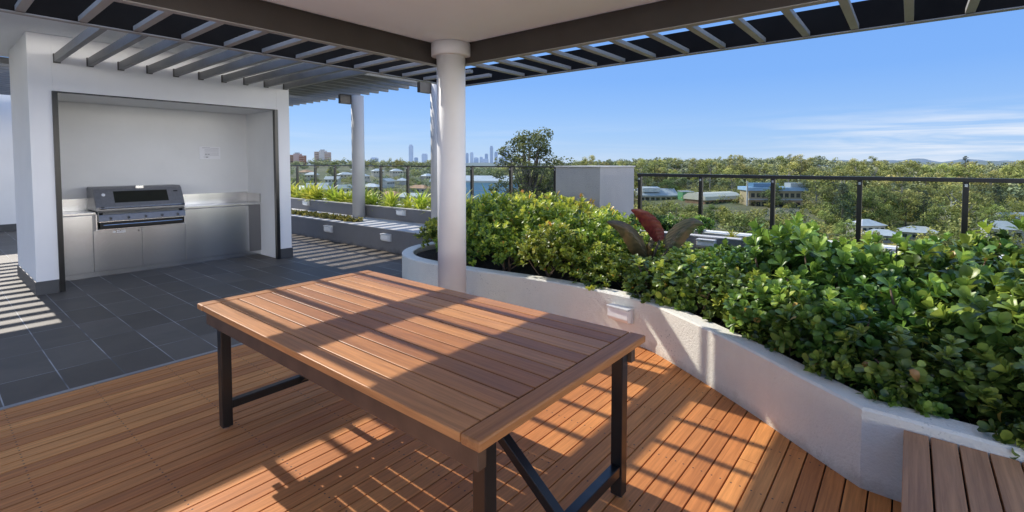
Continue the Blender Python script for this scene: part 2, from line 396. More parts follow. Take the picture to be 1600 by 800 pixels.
def veined(name, col, edge):
    m, n, l, p = new_mat(name)
    w_ = n.new("ShaderNodeTexWave"); w_.wave_type = 'BANDS'; w_.bands_direction = 'DIAGONAL'
    w_.inputs['Scale'].default_value = 16; w_.inputs['Distortion'].default_value = 2.5; w_.inputs['Detail'].default_value = 3
    t_ = n.new("ShaderNodeTexCoord"); l.new(t_.outputs['Object'], w_.inputs['Vector'])
    f = noise(n, l, t_.outputs['Object'], 9, 5, 0.6)
    c = mixc(n, l, w_.outputs['Fac'], tuple(x * 0.72 for x in col), col)
    c = mixc(n, l, ramp(n, l, f, [(0.45, (0, 0, 0)), (0.72, (1, 1, 1))]), c, edge)
    l.new(c, p.inputs['Base Color']); p.inputs['Roughness'].default_value = 0.4
    bump(n, l, p, w_.outputs['Fac'], 0.3, 0.004)
    tr = n.new("ShaderNodeBsdfTranslucent"); l.new(c, tr.inputs[0])
    mx = n.new("ShaderNodeMixShader"); mx.inputs[0].default_value = 0.18
    l.new(p.outputs[0], mx.inputs[1]); l.new(tr.outputs[0], mx.inputs[2]); l.new(mx.outputs[0], n["Material Output"].inputs[0])
    return m
M['redleaf'] = veined("burgundy_leaf", (0.13, 0.02, 0.025), (0.20, 0.06, 0.03))
M['brownleaf'] = veined("bronze_leaf", (0.085, 0.066, 0.032), (0.16, 0.10, 0.045))
M['oliveleaf'] = veined("olive_leaf", (0.10, 0.095, 0.045), (0.20, 0.12, 0.07))
M['gum'] = leaf_mat("gum_leaf", (0.07, 0.085, 0.025), (0.26, 0.28, 0.075), (0.60, 0.56, 0.16), 0.6, 0.2, 0.25, 0.38)
M['dense'] = leaf_mat("dense_leaf", (0.05, 0.068, 0.02), (0.17, 0.21, 0.055), (0.42, 0.43, 0.11), 0.6, 0.15, 0.25, 0.25)
M['yellowish'] = leaf_mat("yellow_green_leaf", (0.12, 0.13, 0.025), (0.32, 0.32, 0.05), (0.55, 0.48, 0.09), 0.6, 0.2, 0.25, 0.2)
M['pine'] = leaf_mat("pine_needle", (0.03, 0.045, 0.03), (0.07, 0.095, 0.055), (0.13, 0.15, 0.08), 0.7, 0.1, 0.2, 0.2)
M['bigtree'] = leaf_mat("open_crown_leaf", (0.03, 0.042, 0.018), (0.10, 0.125, 0.04), (0.24, 0.26, 0.08), 0.6, 0.2, 0.25, 0.05)
M['scrub'] = leaf_mat("scrub_leaf", (0.06, 0.08, 0.02), (0.25, 0.27, 0.065), (0.55, 0.51, 0.14), 0.7, 0.15, 0.2, 0.0)
M['far'] = leaf_mat("hazy_forest", (0.11, 0.135, 0.08), (0.26, 0.285, 0.145), (0.46, 0.45, 0.23), 0.8, 0.0, 0.1, 0.0)  # lighter, bluer tone stands for distance haze

# ------------------------------------------------------------------ object helpers
def tag(o, label=None, cat=None, group=None, kind=None):
    if label: o['label'] = label
    if cat: o['category'] = cat
    if group: o['group'] = group
    if kind: o['kind'] = kind
    return o

def thing(name, label, cat, loc=(0, 0, 0), rz=0.0, group=None):
    o = bpy.data.objects.new(name, None); COL.objects.link(o)
    o.location = loc; o.rotation_euler = (0, 0, rz); o.empty_display_size = 0.1
    BASE[o.name] = Vector(loc)
    return tag(o, label, cat, group)

class MB:
    def __init__(s): s.v = []; s.f = []
    def add(s, vs, fs):
        k = len(s.v); s.v += [tuple(v) for v in vs]; s.f += [tuple(i + k for i in f) for f in fs]; return s
    def box(s, x0, x1, y0, y1, z0, z1):
        return s.add([(x0, y0, z0), (x1, y0, z0), (x1, y1, z0), (x0, y1, z0), (x0, y0, z1), (x1, y0, z1), (x1, y1, z1), (x0, y1, z1)],
                     [(3, 2, 1, 0), (4, 5, 6, 7), (0, 1, 5, 4), (1, 2, 6, 5), (2, 3, 7, 6), (3, 0, 4, 7)])
    def prism(s, pts, z0, z1):
        n = len(pts)
        return s.add([(x, y, z0) for x, y in pts] + [(x, y, z1) for x, y in pts],
                     [tuple(range(n - 1, -1, -1)), tuple(range(n, 2 * n))] + [(i, (i + 1) % n, n + (i + 1) % n, n + i) for i in range(n)])
    def extrude(s, prof, axis, a, b):
        """profile given in the two other axes, extruded along axis from a to b"""
        n = len(prof)
        def P(u, w, t):
            return (t, u, w) if axis == 0 else ((u, t, w) if axis == 1 else (u, w, t))
        return s.add([P(u, w, a) for u, w in prof] + [P(u, w, b) for u, w in prof],
                     [tuple(range(n - 1, -1, -1)), tuple(range(n, 2 * n))] + [(i, (i + 1) % n, n + (i + 1) % n, n + i) for i in range(n)])
    def lathe(s, prof, c, seg=40):
        k = len(prof); vs = []
        for i in range(seg):
            t = 2 * math.pi * i / seg
            vs += [(c[0] + r * math.cos(t), c[1] + r * math.sin(t), z) for r, z in prof]
        fs = [(i * k + j, ((i + 1) % seg) * k + j, ((i + 1) % seg) * k + j + 1, i * k + j + 1) for i in range(seg) for j in range(k - 1)]
        return s.add(vs, fs)
    def tube(s, pts, rad, seg=8, cap=True):
        pts = [Vector(p) for p in pts]; vs = []; up = Vector((0, 0, 1))
        for i, p in enumerate(pts):
            d = (pts[min(i + 1, len(pts) - 1)] - pts[max(i - 1, 0)]).normalized()
            a = d.cross(up if abs(d.z) < 0.9 else Vector((1, 0, 0))).normalized(); b = d.cross(a)
            r = rad[i] if isinstance(rad, (list, tuple)) else rad
            for k in range(seg):
                t = 2 * math.pi * k / seg
                vs.append(p + (a * math.cos(t) + b * math.sin(t)) * r)
        n = len(pts)
        fs = [(i * seg + k, i * seg + (k + 1) % seg, (i + 1) * seg + (k + 1) % seg, (i + 1) * seg + k) for i in range(n - 1) for k in range(seg)]
        if cap: fs += [tuple(range(seg - 1, -1, -1)), tuple(range((n - 1) * seg, n * seg))]
        return s.add(vs, fs)
    def bar(s, p, q, w, h):
        """rectangular bar between two points"""
        p, q = Vector(p), Vector(q); d = (q - p).normalized()
        a = d.cross(Vector((0, 0, 1)) if abs(d.z) < 0.95 else Vector((1, 0, 0))).normalized(); b = a.cross(d)
        o = [(-w / 2, -h / 2), (w / 2, -h / 2), (w / 2, h / 2), (-w / 2, h / 2)]
        return s.add([p + a * u + b * v for u, v in o] + [q + a * u + b * v for u, v in o],
                     [(3, 2, 1, 0), (4, 5, 6, 7)] + [(i, (i + 1) % 4, 4 + (i + 1) % 4, 4 + i) for i in range(4)])
    def build(s, name, m, parent=None, bevel=0.0, smooth=False, seg=2):
        me = bpy.data.meshes.new(name)
        b = BASE.get(parent.name, Vector((0, 0, 0))) if parent else Vector((0, 0, 0))
        me.from_pydata([(v[0] - b.x, v[1] - b.y, v[2] - b.z) for v in s.v], [], s.f)
        me.validate()
        me.materials.append(m)
        if smooth:
            for p_ in me.polygons: p_.use_smooth = True
        o = bpy.data.objects.new(name, me); COL.objects.link(o)
        if parent:
            o.parent = parent
        BASE[o.name] = b.copy()
        if bevel:
            md = o.modifiers.new("bevel", 'BEVEL'); md.width = bevel; md.segments = seg; md.limit_method = 'ANGLE'
        return o

def copy_tree(o, parent=None):
    c = o.copy(); COL.objects.link(c)
    if parent: c.parent = parent
    for ch in list(o.children): copy_tree(ch, c)
    return c

def crom(pts, n=8):
    out = []
    P = [pts[0]] + list(pts) + [pts[-1]]
    for i in range(1, len(P) - 2):
        p0, p1, p2, p3 = [np.array(P[i + k], float) for k in (-1, 0, 1, 2)]
        for k in range(n):
            t = k / n
            out.append(tuple(0.5 * ((2 * p1) + (-p0 + p2) * t + (2 * p0 - 5 * p1 + 4 * p2 - p3) * t * t + (-p0 + 3 * p1 - 3 * p2 + p3) * t ** 3)))
    out.append(tuple(pts[-1]))
    return out

# ------------------------------------------------------------------ floor
mb = MB()
PITCH = 0.095
# (the deck boards stop at the planter; the planter wall stands over their ends)
y = 4.585
k = 0
brng = random.Random(3)
while y > -2.6:
    xs = [-0.9]
    while xs[-1] < 4.4: xs.append(xs[-1] + brng.uniform(2.2, 5.2))
    xs = [v for v in xs if v < 4.4] + [4.4]
    for a, b in zip(xs[:-1], xs[1:]):
        mb.box(a + 0.0012, b - 0.0012, y - PITCH + 0.0035, y - 0.0035, -0.022, 0.0)
    y -= PITCH; k += 1
deck = mb.build("deck", M['deck'], None, bevel=0.0022); tag(deck, kind='structure')
pv = MB(); pv.box(-7, -0.91, -7, 4.585, -0.08, 0.0); pv.box(-0.908, 4.4, -7, -2.72, -0.08, 0.0)  # unseen pale floor, added to bounce light up to the ceiling
pv = pv.build("added_bounce_paving", M['bounce_paving']); tag(pv, kind='structure')
sub = MB().box(-0.9, 4.4, -2.7, 4.585, -0.08, -0.024).build("deck_base", M['blackmatte']); tag(sub, kind='structure')
til = MB().box(-7, 7.2, 4.63, 19, -0.08, 0.0).build("tiled_floor", M['tile']); tag(til, kind='structure')
tr_ = MB().box(-0.9, 4.1, 4.588, 4.629, -0.06, 0.004).build("floor_edging", M['trim'], bevel=0.002); tag(tr_, kind='structure')
podium = MB().box(-7.2, 7.25, -7.2, 19.2, -24, -0.085).build("building_podium", M['concrete'])
tag(podium, "grey concrete apartment building below the roof terrace", "building")

# ------------------------------------------------------------------ terrace roof and pergola round it
roof = MB().box(-0.6, 3.605, -0.9, 3.805, 2.83, 3.08)
roof.box(-0.6, 3.50, -0.9, 3.70, 2.812, 2.83)
ceil = roof.build("ceiling", M['ceiling'], bevel=0.004); tag(ceil, kind='structure')

pg = thing("pergola", "dark steel pergola of beams and slats around the white terrace ceiling", "pergola", (3.6, 3.8, 2.6))
ZB, ZT = 2.62, 2.826
MB().box(-4.0, 3.61, 3.762, 3.812, ZB, ZT).build("inner_beam", M['dark'], pg, 0.002)
MB().box(3.56, 3.61, -4.0, 3.760, ZB, ZT).build("inner_beam", M['dark'], pg, 0.002)
MB().box(-4.0, 4.555, 4.60, 4.65, ZB, ZT).build("outer_beam", M['gloss_black'], pg, 0.002)
MB().box(4.505, 4.555, -4.0, 4.598, ZB, ZT).build("outer_beam", M['gloss_black'], pg, 0.002)
MB().box(-4.0, 3.618, 3.755, 3.819, ZB - 0.008, ZB - 0.0005).build("lit_edge_strip", M['slat'], pg)  # pale strips stand for light along the beam undersides
MB().box(3.553, 3.618, -4.0, 3.753, ZB - 0.008, ZB - 0.0005).build("lit_edge_strip", M['slat'], pg)
MB().box(-4.0, 4.562, 4.593, 4.657, ZB - 0.008, ZB - 0.0005).build("lit_edge_strip", M['slat'], pg)
MB().box(4.498, 4.562, -4.0, 4.591, ZB - 0.008, ZB - 0.0005).build("lit_edge_strip", M['slat'], pg)
for k in range(-8, 13):
    x = 0.48 + 0.316 * k
    MB().box(x - 0.025, x + 0.025, 3.814, 4.598, ZB + 0.003, ZB + 0.038).build("slat", M['slat'], pg, 0.0015)
for k in range(-1, 22):
    y = 3.20 - 0.316 * k
    MB().box(3.612, 4.503, y - 0.025, y + 0.025, ZB + 0.003, ZB + 0.038).build("slat", M['slat'], pg, 0.0015)

ps = thing("slat_canopy", "row of long grey slats reaching from the pergola to the barbecue wall", "pergola", (2.6, 6.4, 2.86))
for k in range(10):
    x = 1.165 + 0.317 * k
    MB().box(x - 0.027, x + 0.027, 4.90, 8.215, 2.868, 2.965).build("slat", M['slat2'], ps, 0.0015)
    MB().box(x - 0.034, x + 0.034, 8.215, 8.249, 2.861, 2.972).build("shadow_gap", M['dark'], ps, 0.001)  # dark block stands for the shadow gap at the wall

pf = thing("slat_pergola", "far grey slatted pergola over the path beside the barbecue block", "pergola", (4.9, 8.5, 2.95))
y = 7.12; k = 0
while y < 15.4:
    x0 = 4.25 if y < 10.3 else -4.0
    MB().box(x0, 6.28, y - 0.025, y + 0.025, 3.095, 3.19).build("slat", M['slat2'], pf, 0.0015)
    y += 0.335; k += 1
for yy in (9.44, 6.85):
    MB().box(5.80, 6.07, yy + 0.02, yy + 0.10, 2.90, 3.092).build("bracket", M['dark'], pf, 0.002)
MB().box(4.20, 4.247, 7.05, 10.4, 3.08, 3.195).build("bearer", M['dark'], pf, 0.002)
MB().box(5.0, 5.05, 10.55, 15.4, 3.192, 3.29).build("bearer", M['dark'], pf, 0.002)

# ------------------------------------------------------------------ columns
def column(label, c, z0, z1, rad, collar=None):
    t = thing("column", label, "column", (c[0], c[1], z0))
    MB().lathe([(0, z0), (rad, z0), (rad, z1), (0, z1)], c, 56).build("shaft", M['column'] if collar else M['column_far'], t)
    for o in t.children:
        for p_ in o.data.polygons: p_.use_smooth = abs(p_.normal.z) < 0.5
    if collar:
        z, r = collar
        o = MB().lathe([(rad - 0.001, z), (r - 0.006, z), (r, z + 0.006), (r, z1 + 0.0), (0.01, z1 + 0.0)], c, 56).build("collar", M['column'], t)
        for p_ in o.data.polygons: p_.use_smooth = abs(p_.normal.z) < 0.5
    return t
column("white round column with a collar at the ceiling corner behind the table", (3.44, 3.60), 0.0, 2.808, 0.143, (2.68, 0.195))
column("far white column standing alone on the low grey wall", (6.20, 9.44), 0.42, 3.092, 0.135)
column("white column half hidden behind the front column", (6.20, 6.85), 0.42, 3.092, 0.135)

# ------------------------------------------------------------------ barbecue block
bb = thing("barbecue_alcove", "white block with a recessed alcove holding the barbecue", "wall", (2.5, 8.25, 0))
w = MB()
w.box(0.90, 1.118, 8.25, 9.9, 0, 3.2)          # left pier
w.box(3.87, 4.085, 8.25, 9.9, 0, 3.2)          # right pier
w.box(1.118, 3.87, 8.25, 9.9, 2.515, 3.2)      # header
w.box(1.118, 3.87, 9.42, 9.9, 0, 2.515)        # back
w.build("wall", M['white'], bb, 0.004)
li = MB()
li.box(1.118, 1.126, 8.30, 9.42, 0, 2.513); li.box(3.858, 3.868, 8.30, 9.42, 0, 2.513)
li.box(1.126, 3.858, 9.405, 9.418, 0, 2.513); li.box(1.126, 3.858, 8.30, 9.405, 2.503, 2.512)
li.build("lining", M['nichewall'], bb)
MB().box(1.106, 1.160, 8.226, 8.30, 0.002, 2.513).build("corner_trim", M['black'], bb, 0.002)
MB().box(3.826, 3.880, 8.226, 8.30, 0.002, 2.513).build("corner_trim", M['black'], bb, 0.002)
MB().box(1.160, 3.826, 8.236, 8.30, 2.500, 2.514).build("corner_trim", M['black'], bb, 0.001)
for q in ((0.888, 1.105, 8.238, 8.25), (0.888, 0.90, 8.251, 9.9), (3.881, 4.097, 8.238, 8.25), (4.085, 4.097, 8.251, 9.9)):
    MB().box(*q, 0, 0.165).build("skirting", M['skirt'], bb, 0.001)

slab = MB().box(-5.0, 5.6, 6.95, 10.5, 3.203, 3.5).build("roof_slab", M['ceiling'], None, 0.004)
tag(slab, "white flat roof slab projecting over the barbecue block", "roof")

bw = thing("rear_wall", "white wall with a dark skirting far beyond the left passage", "wall", (-1, 16.6, 0))
MB().box(-6.0, 3.2, 16.6, 16.9, 0, 3.45).build("wall", M['white'], bw)
MB().box(-6.0, 3.2, 16.585, 16.6, 0, 0.17).build("skirting", M['skirt'], bw)

# cabinets
cb = thing("kitchen_bench", "long stainless steel bench and cupboards filling the alcove", "bench", (2.5, 9.0, 0))
MB().box(1.128, 3.856, 8.93, 9.40, 0.002, 0.075).build("plinth", M['steel'], cb)
bd = MB(); bd.box(1.128, 1.60, 8.915, 9.40, 0.078, 0.895); bd.box(1.602, 2.68, 8.915, 9.40, 0.078, 0.675); bd.box(2.682, 3.856, 8.915, 9.40, 0.078, 0.895)
bd.build("carcass", M['steel_dark'], cb)
for a, b, zt in ((1.135, 1.562, 0.885), (1.567, 2.128, 0.665), (2.132, 2.690, 0.665), (2.694, 3.655, 0.885)):
    d = MB().box(a, b, 8.898, 8.914, 0.082, zt).build("door", M['steel'], cb, 0.0025)
    if 1.56 < a < 1.6:
        g = MB()
        for (cx_, cz_, s_) in ((1.80, 0.628, 0.020),):
            g.add([(cx_ - s_, 8.8965, cz_), (cx_, 8.8965, cz_ - s_ * 0.8), (cx_ + s_, 8.8965, cz_), (cx_, 8.8965, cz_ + s_ * 0.8)], [(0, 1, 2, 3)])
        for j in range(6):
            if j != 2: g.add([(1.832 + j * 0.017, 8.8965, 0.634), (1.844 + j * 0.017, 8.8965, 0.634), (1.844 + j * 0.017, 8.8965, 0.648), (1.832 + j * 0.017, 8.8965, 0.648)], [(0, 1, 2, 3)])
            g.add([(1.832 + j * 0.017, 8.8965, 0.611), (1.845 + j * 0.017, 8.8965, 0.611), (1.845 + j * 0.017, 8.8965, 0.626), (1.832 + j * 0.017, 8.8965, 0.626)], [(0, 1, 2, 3)])
        g.build("logo", M['whiteink'], d)
        MB().box(2.085, 2.097, 8.892, 8.899, 0.61, 0.63).build("lock", M['blackmatte'], d)
MB().box(3.66, 3.856, 8.906, 8.914, 0.082, 0.885).build("filler_panel", M['steel_dark'], cb, 0.002)
for q in ((1.128, 1.598), (2.684, 3.856)):
    MB().box(*q, 8.88, 9.40, 0.898, 0.93).build("counter_top", M['steel'], cb, 0.003)
for q in ((1.128, 1.598, 9.385, 9.402), (2.684, 3.84, 9.385, 9.402), (1.128, 1.142, 8.90, 9.384)):
    MB().box(*q, 0.932, 1.10).build("upstand", M['steel'], cb)
MB().box(3.842, 3.857, 8.89, 9.402, 0.932, 1.085).build("upstand", M['steel_dark'], cb)

# barbecue
bq = thing("barbecue", "built-in hooded gas barbecue with smoked window and steel handle", "barbecue", (2.14, 9.0, 0.68))
X0, X1 = 1.612, 2.672
MB().box(X0, X1, 8.93, 9.37, 0.682, 0.93).build("firebox", M['blackmatte'], bq)
MB().extrude([(8.835, 0.94), (8.835, 0.995), (8.99, 1.245), (9.05, 1.275), (9.36, 1.275), (9.38, 1.24), (9.38, 0.94)], 0, X0 - 0.018, X1 + 0.008).build("hood", M['hood'], bq, 0.008)
hood = [o for o in bq.children if o.name.startswith("hood")][0]
ny, nz = -0.25 / 0.294, 0.155 / 0.294      # hood front normal (y,z)
def hp(x, t, lift):                     # point on hood front: t from lower edge up
    yy, zz = 8.835 + 0.155 * t, 0.995 + 0.25 * t
    return (x, yy + ny * lift, zz + nz * lift)
def hood_panel(x0, x1, t0, t1, lift):
    return MB().add([hp(x0, t0, lift), hp(x1, t0, lift), hp(x1, t1, lift), hp(x0, t1, lift), hp(x0, t0, -0.002), hp(x1, t0, -0.002), hp(x1, t1, -0.002), hp(x0, t1, -0.002)],
                    [(0, 1, 2, 3), (4, 5, 1, 0), (5, 6, 2, 1), (6, 7, 3, 2), (7, 4, 0, 3)])
hood_panel(1.815, 2.475, 0.22, 0.86, 0.003).build("window", M['glass_dark'], hood)
bdg = MB()
bdg.add([hp(1.70 + 0.022 * math.cos(a), 0.68 + 0.085 * math.sin(a), 0.0025) for a in [2 * math.pi * i / 16 for i in range(16)]], [tuple(range(16))])
bdg.build("badge", M['whiteink'], hood)
hood_panel(2.56, 2.615, 0.74, 0.80, 0.002).build("badge", M['blackmatte'], hood)
gz = MB().box(2.09, 2.19, 8.985, 9.02, 1.245, 1.287).build("gauge", M['chrome'], hood, 0.003)
MB().tube([(X0 + 0.02, 8.79, 0.985), (X1 - 0.01, 8.79, 0.985)], 0.016, 14).build("handle", M['chrome'], bq, smooth=False)
for x in (X0 + 0.045, X1 - 0.035):
    MB().box(x - 0.022, x + 0.022, 8.775, 8.845, 0.968, 1.002).build("handle_bracket", M['blackmatte'], bq, 0.004)
MB().extrude([(8.80, 0.885), (8.86, 0.94), (8.93, 0.94), (8.93, 0.885)], 0, X0, X1).build("front_lip", M['chrome'], bq, 0.004)
MB().extrude([(8.775, 0.80), (8.80, 0.883), (8.93, 0.883), (8.93, 0.80)], 0, X0 + 0.004, X1 - 0.004).build("control_panel", M['hood'], bq, 0.003)
cp = [o for o in bq.children if o.name.startswith("control_panel")][0]
for i in range(5):
    x = 1.74 + i * 0.205
    kb = MB().tube([(x, 8.79, 0.842), (x, 8.755, 0.836)], [0.02, 0.017], 14).build("knob", M['chrome'], cp)
dt = MB().box(X0 + 0.004, X1 - 0.004, 8.79, 8.93, 0.785, 0.798); dt.build("ledge", M['chrome'], bq, 0.002)
MB().tube([(X0 + 0.05, 8.80, 0.742), (X1 - 0.05, 8.80, 0.742)], 0.010, 10).build("drip_tray_handle", M['chrome'], bq)
MB().box(X0 + 0.02, X1 - 0.02, 8.83, 8.93, 0.70, 0.775).build("drip_tray", M['blackmatte'], bq, 0.003)
fr_ = MB(); fr_.box(X0 - 0.02, X0 - 0.003, 8.86, 8.915, 0.68, 0.90); fr_.box(X0 - 0.02, X1 + 0.012, 8.86, 8.915, 0.668, 0.681); fr_.box(X1 + 0.001, X1 + 0.012, 8.86, 8.915, 0.682, 0.90)
fr_.build("surround", M['chrome'], bq, 0.002)

# notice on alcove wall
nt = thing("notice_sign", "small white printed notice on the alcove wall above the bench", "sign", (3.24, 9.40, 1.8))
MB().box(3.085, 3.41, 9.398, 9.404, 1.690, 1.905).build("sheet", M['paper'], nt)
g = MB()
g.box(3.13, 3.25, 9.3965, 9.3978, 1.878, 1.888); g.box(3.255, 3.385, 9.3965, 9.3978, 1.874, 1.880)
for zz in (1.852, 1.832, 1.812, 1.790, 1.770, 1.750):
    g.box(3.165, 3.385, 9.3965, 9.3978, zz, zz + 0.005)
g.build("print_lines", M['greyink'], nt)
g = MB(); g.box(3.17, 3.20, 9.396, 9.3978, 1.768, 1.778); g.box(3.21, 3.24, 9.396, 9.3978, 1.768, 1.778); g.box(3.18, 3.215, 9.396, 9.3978, 1.718, 1.732); g.box(3.145, 3.235, 9.396, 9.3978, 1.725, 1.729)
g.build("print_symbols", M['ink'], nt)

# ------------------------------------------------------------------ planters and walls
WALLZ = 0.41
curve = crom([(2.935, 0.155), (3.14, 0.44), (3.37, 0.745), (3.64, 1.145), (3.86, 1.50), (3.98, 1.72), (4.05, 1.98), (4.085, 2.4), (4.085, 2.75), (4.055, 3.13),
              (3.955, 3.9), (3.92, 4.55), (3.98, 5.0), (4.2, 5.38), (4.55, 5.62), (4.95, 5.68), (5.438, 5.62)], 8)
outer = [(2.925, -7.0), (2.92, -0.30)] + curve[:1] + curve[4:]
def offset(pts, d):
    out = []
    for i, p in enumerate(pts):
        q = np.array(p); ds = []
        for o_ in ((i - 1, i), (i, i + 1)):
            if o_[0] >= 0 and o_[1] < len(pts):
                v_ = np.array(pts[o_[1]]) - np.array(pts[o_[0]]); ds.append(v_ / np.linalg.norm(v_))
        t = sum(ds); t = t / np.linalg.norm(t)
        k_ = d / max(0.5, float(np.dot(t, ds[0])))
        out.append((p[0] + t[1] * k_, p[1] - t[0] * k_))
    return out
inner = offset(outer, 0.155)
w = MB()
n = len(outer)
vs, fs = [], []
rings = [[(x, y, 0.0) for x, y in outer], [(x, y, WALLZ - 0.012) for x, y in outer], [(x, y, WALLZ) for x, y in offset(outer, 0.012)],
         [(x, y, WALLZ) for x, y in offset(outer, 0.143)], [(x, y, WALLZ - 0.012) for x, y in inner], [(x, y, 0.0) for x, y in inner]]
for r_ in rings: vs += r_
for k in range(len(rings) - 1):
    for i in range(n - 1):
        fs.append((k * n + i, k * n + i + 1, (k + 1) * n + i + 1, (k + 1) * n + i))
w.add(vs, fs)
pl = w.build("planter_wall", M['stucco'])
tag(pl, "curved pale rendered planter wall sweeping round the deck", "planter wall")
soil = MB()
poly = offset(outer, 0.1) + [(6.36, 5.62), (6.36, -7.0)]
soil.add([(x, y, 0.33) for x, y in poly], [tuple(range(len(poly)))])
so_ = soil.build("soil", M['soil']); tag(so_, kind='structure')

lw = thing("ledge_wall", "low grey wall ledge along the path beyond the round planter end", "wall", (5.9, 11, 0))
MB().box(5.44, 6.345, 5.63, 16.5, 0, 0.405).build("wall_face", M['stucco_dark'], lw, 0.004)
MB().box(5.438, 6.346, 5.628, 16.5, 0.407, 0.42).build("sunlit_coping", M['sunlit_coping'], lw, 0.003)
0 and tag(lw, "low grey wall ledge along the path beyond the round planter end", "wall")
uw = thing("upper_planter_wall", "taller grey wall of the rear planter under the glass balustrade", "wall", (6.4, 5, 0))
MB().box(6.35, 6.47, -7.0, 16.5, 0, 0.672).build("wall_face", M['stucco_dark'], uw, 0.004)
MB().box(6.346, 6.474, -7.0, 16.5, 0.674, 0.69).build("sunlit_coping", M['sunlit_coping'], uw, 0.003)
0 and tag(uw, "taller grey wall of the rear planter under the glass balustrade", "wall")
s2 = MB().add([(6.46, -7, 0.62), (7.0, -7, 0.62), (7.0, 16.5, 0.62), (6.46, 16.5, 0.62)], [(0, 1, 2, 3)]).build("soil", M['soil']); tag(s2, kind='structure')
pk = MB().box(6.93, 7.2, -7.0, 16.5, -0.08, 0.66).build("parapet", M['stucco'], None, 0.006)
tag(pk, "low rendered parapet carrying the glass balustrade posts", "wall")
pier = thing("rendered_pier", "square rendered pier between the two runs of glass balustrade", "pier", (7.0, 4.0, 0))
MB().box(6.49, 7.65, 3.60, 4.40, 0.3, 1.555).build("shaft", M['pier'], pier, 0.006)
MB().box(6.475, 7.665, 3.585, 4.415, 1.557, 1.577).build("cap", M['sunlit_coping'], pier, 0.004)

# ------------------------------------------------------------------ glass balustrades
def balustrade(label, ys, ztop, rail_w, rail_h, x=7.0):
    t = thing("glass_balustrade", label, "balustrade", (x, sum(ys) / len(ys), 0.66))
    for yy in ys:
        p_ = MB().box(x - 0.028, x + 0.028, yy - 0.024, yy + 0.024, 0.655, ztop - rail_h - 0.001).build("post", M['rail'], t, 0.002)
        MB().box(x - 0.07, x + 0.07, yy - 0.06, yy + 0.06, 0.662, 0.674).build("base_plate", M['rail'], p_, 0.002)
        MB().box(x - 0.035, x - 0.029, yy - 0.012, yy + 0.012, ztop - rail_h - 0.05, ztop - rail_h - 0.02).build("clamp", M['steel'], p_)
    a, b = min(ys), max(ys)
    MB().box(x - rail_w / 2, x + rail_w / 2, a - 0.03, b + 0.03, ztop - rail_h, ztop).build("handrail", M['rail'], t, 0.004)
    s_ = sorted(ys)
    for y0, y1 in zip(s_[:-1], s_[1:]):
        MB().box(x - 0.004, x + 0.004, y0 + 0.04, y1 - 0.04, 0.72, ztop - rail_h - 0.03).build("glass_pane", M['glass'], t)
    return t
balustrade("far run of thin-railed glass balustrade behind the strap-leaf planter", [4.748 + 0.997 * k for k in range(12)], 1.566, 0.05, 0.022)
balustrade("nearer run of glass balustrade with a thick dark handrail, right of the pier", [3.196 - 0.912 * k for k in range(10)], 1.465, 0.075, 0.045)

# ------------------------------------------------------------------ wall lights
def wall_light(label, p, nrm, wd=0.23, ht=0.13):
    """bulkhead light on a wall, nrm = outward horizontal direction"""
    a = math.atan2(nrm[1], nrm[0])
    t = thing("wall_light", label, "light", p, a)
    ca = MB()
    # local: +X out of the wall, Y along it
    body = MB().box(0.0, 0.03, -wd / 2, wd / 2, -ht / 2, ht / 2)
    o = body.build("housing", M['lampbody'], None, 0.004); o.parent = t
    prof = [(0.03, -ht / 2 + 0.006), (0.066, -ht / 2 + 0.012), (0.084, -ht / 2 + 0.04), (0.080, ht / 2 - 0.018), (0.03, ht / 2 - 0.018)]
    o = MB().extrude(prof, 1, -wd / 2 + 0.006, wd / 2 - 0.006).build("diffuser", M['lamp'], None, 0.005); o.parent = t
    o = MB().box(0.03, 0.092, -wd / 2, wd / 2, ht / 2 - 0.0175, ht / 2).build("hood", M['lampbody'], None, 0.003); o.parent = t
    return t
wall_light("white bulkhead light on the curved planter wall beside the table", (4.045, 2.0, 0.255), (-0.97, 0.18), 0.235, 0.14)
wall_light("white bulkhead light, left of the two on the low ledge wall", (5.438, 9.33, 0.255), (-1, 0), 0.23, 0.14)
wall_light("white bulkhead light, right of the two on the low ledge wall near the planter end", (5.438, 7.38, 0.265), (-1, 0), 0.23, 0.14)
wall_light("white bulkhead light on the upper grey wall, farthest left by the alcove", (6.348, 11.95, 0.60), (-1, 0), 0.23, 0.12)
wall_light("white bulkhead light on the upper grey wall between the two far columns", (6.348, 8.10, 0.60), (-1, 0), 0.23, 0.12)
wall_light("white bulkhead light on the rear wall peeping above the jade hedge", (6.348, 1.98, 0.60), (-1, 0), 0.23, 0.12)

# ------------------------------------------------------------------ table
TX0, TX1, TY0, TY1, TZ = 1.045, 2.235, 0.98, 3.295, 0.78
tb = thing("outdoor_table", "large slatted hardwood table on black steel legs", "table", (1.64, 2.13, 0))
top = MB()
nS = 12
pw = (TX1 - TX0) / nS
for i in range(nS):
    xa = TX0 + i * pw; xb = xa + pw
    if i == 0: xa += 0.0
    top.box(xa + 0.003, xb - 0.003, TY0 + 0.088, TY1 - 0.088, TZ - 0.032, TZ)
tobj = top.build("tabletop", M['table'], tb, 0.003)
for y0, y1 in ((TY0, TY0 + 0.083), (TY1 - 0.083, TY1)):
    MB().box(TX0, TX1, y0, y1, TZ - 0.034, TZ + 0.001).build("end_board", M['table_edge'], tb, 0.007)
for x0, x1 in ((TX0 + 0.035, TX0 + 0.075), (TX1 - 0.075, TX1 - 0.035)):
    MB().box(x0, x1, TY0 + 0.04, TY1 - 0.04, TZ - 0.125, TZ - 0.036).build("side_rail", M['apron'], tb, 0.002)
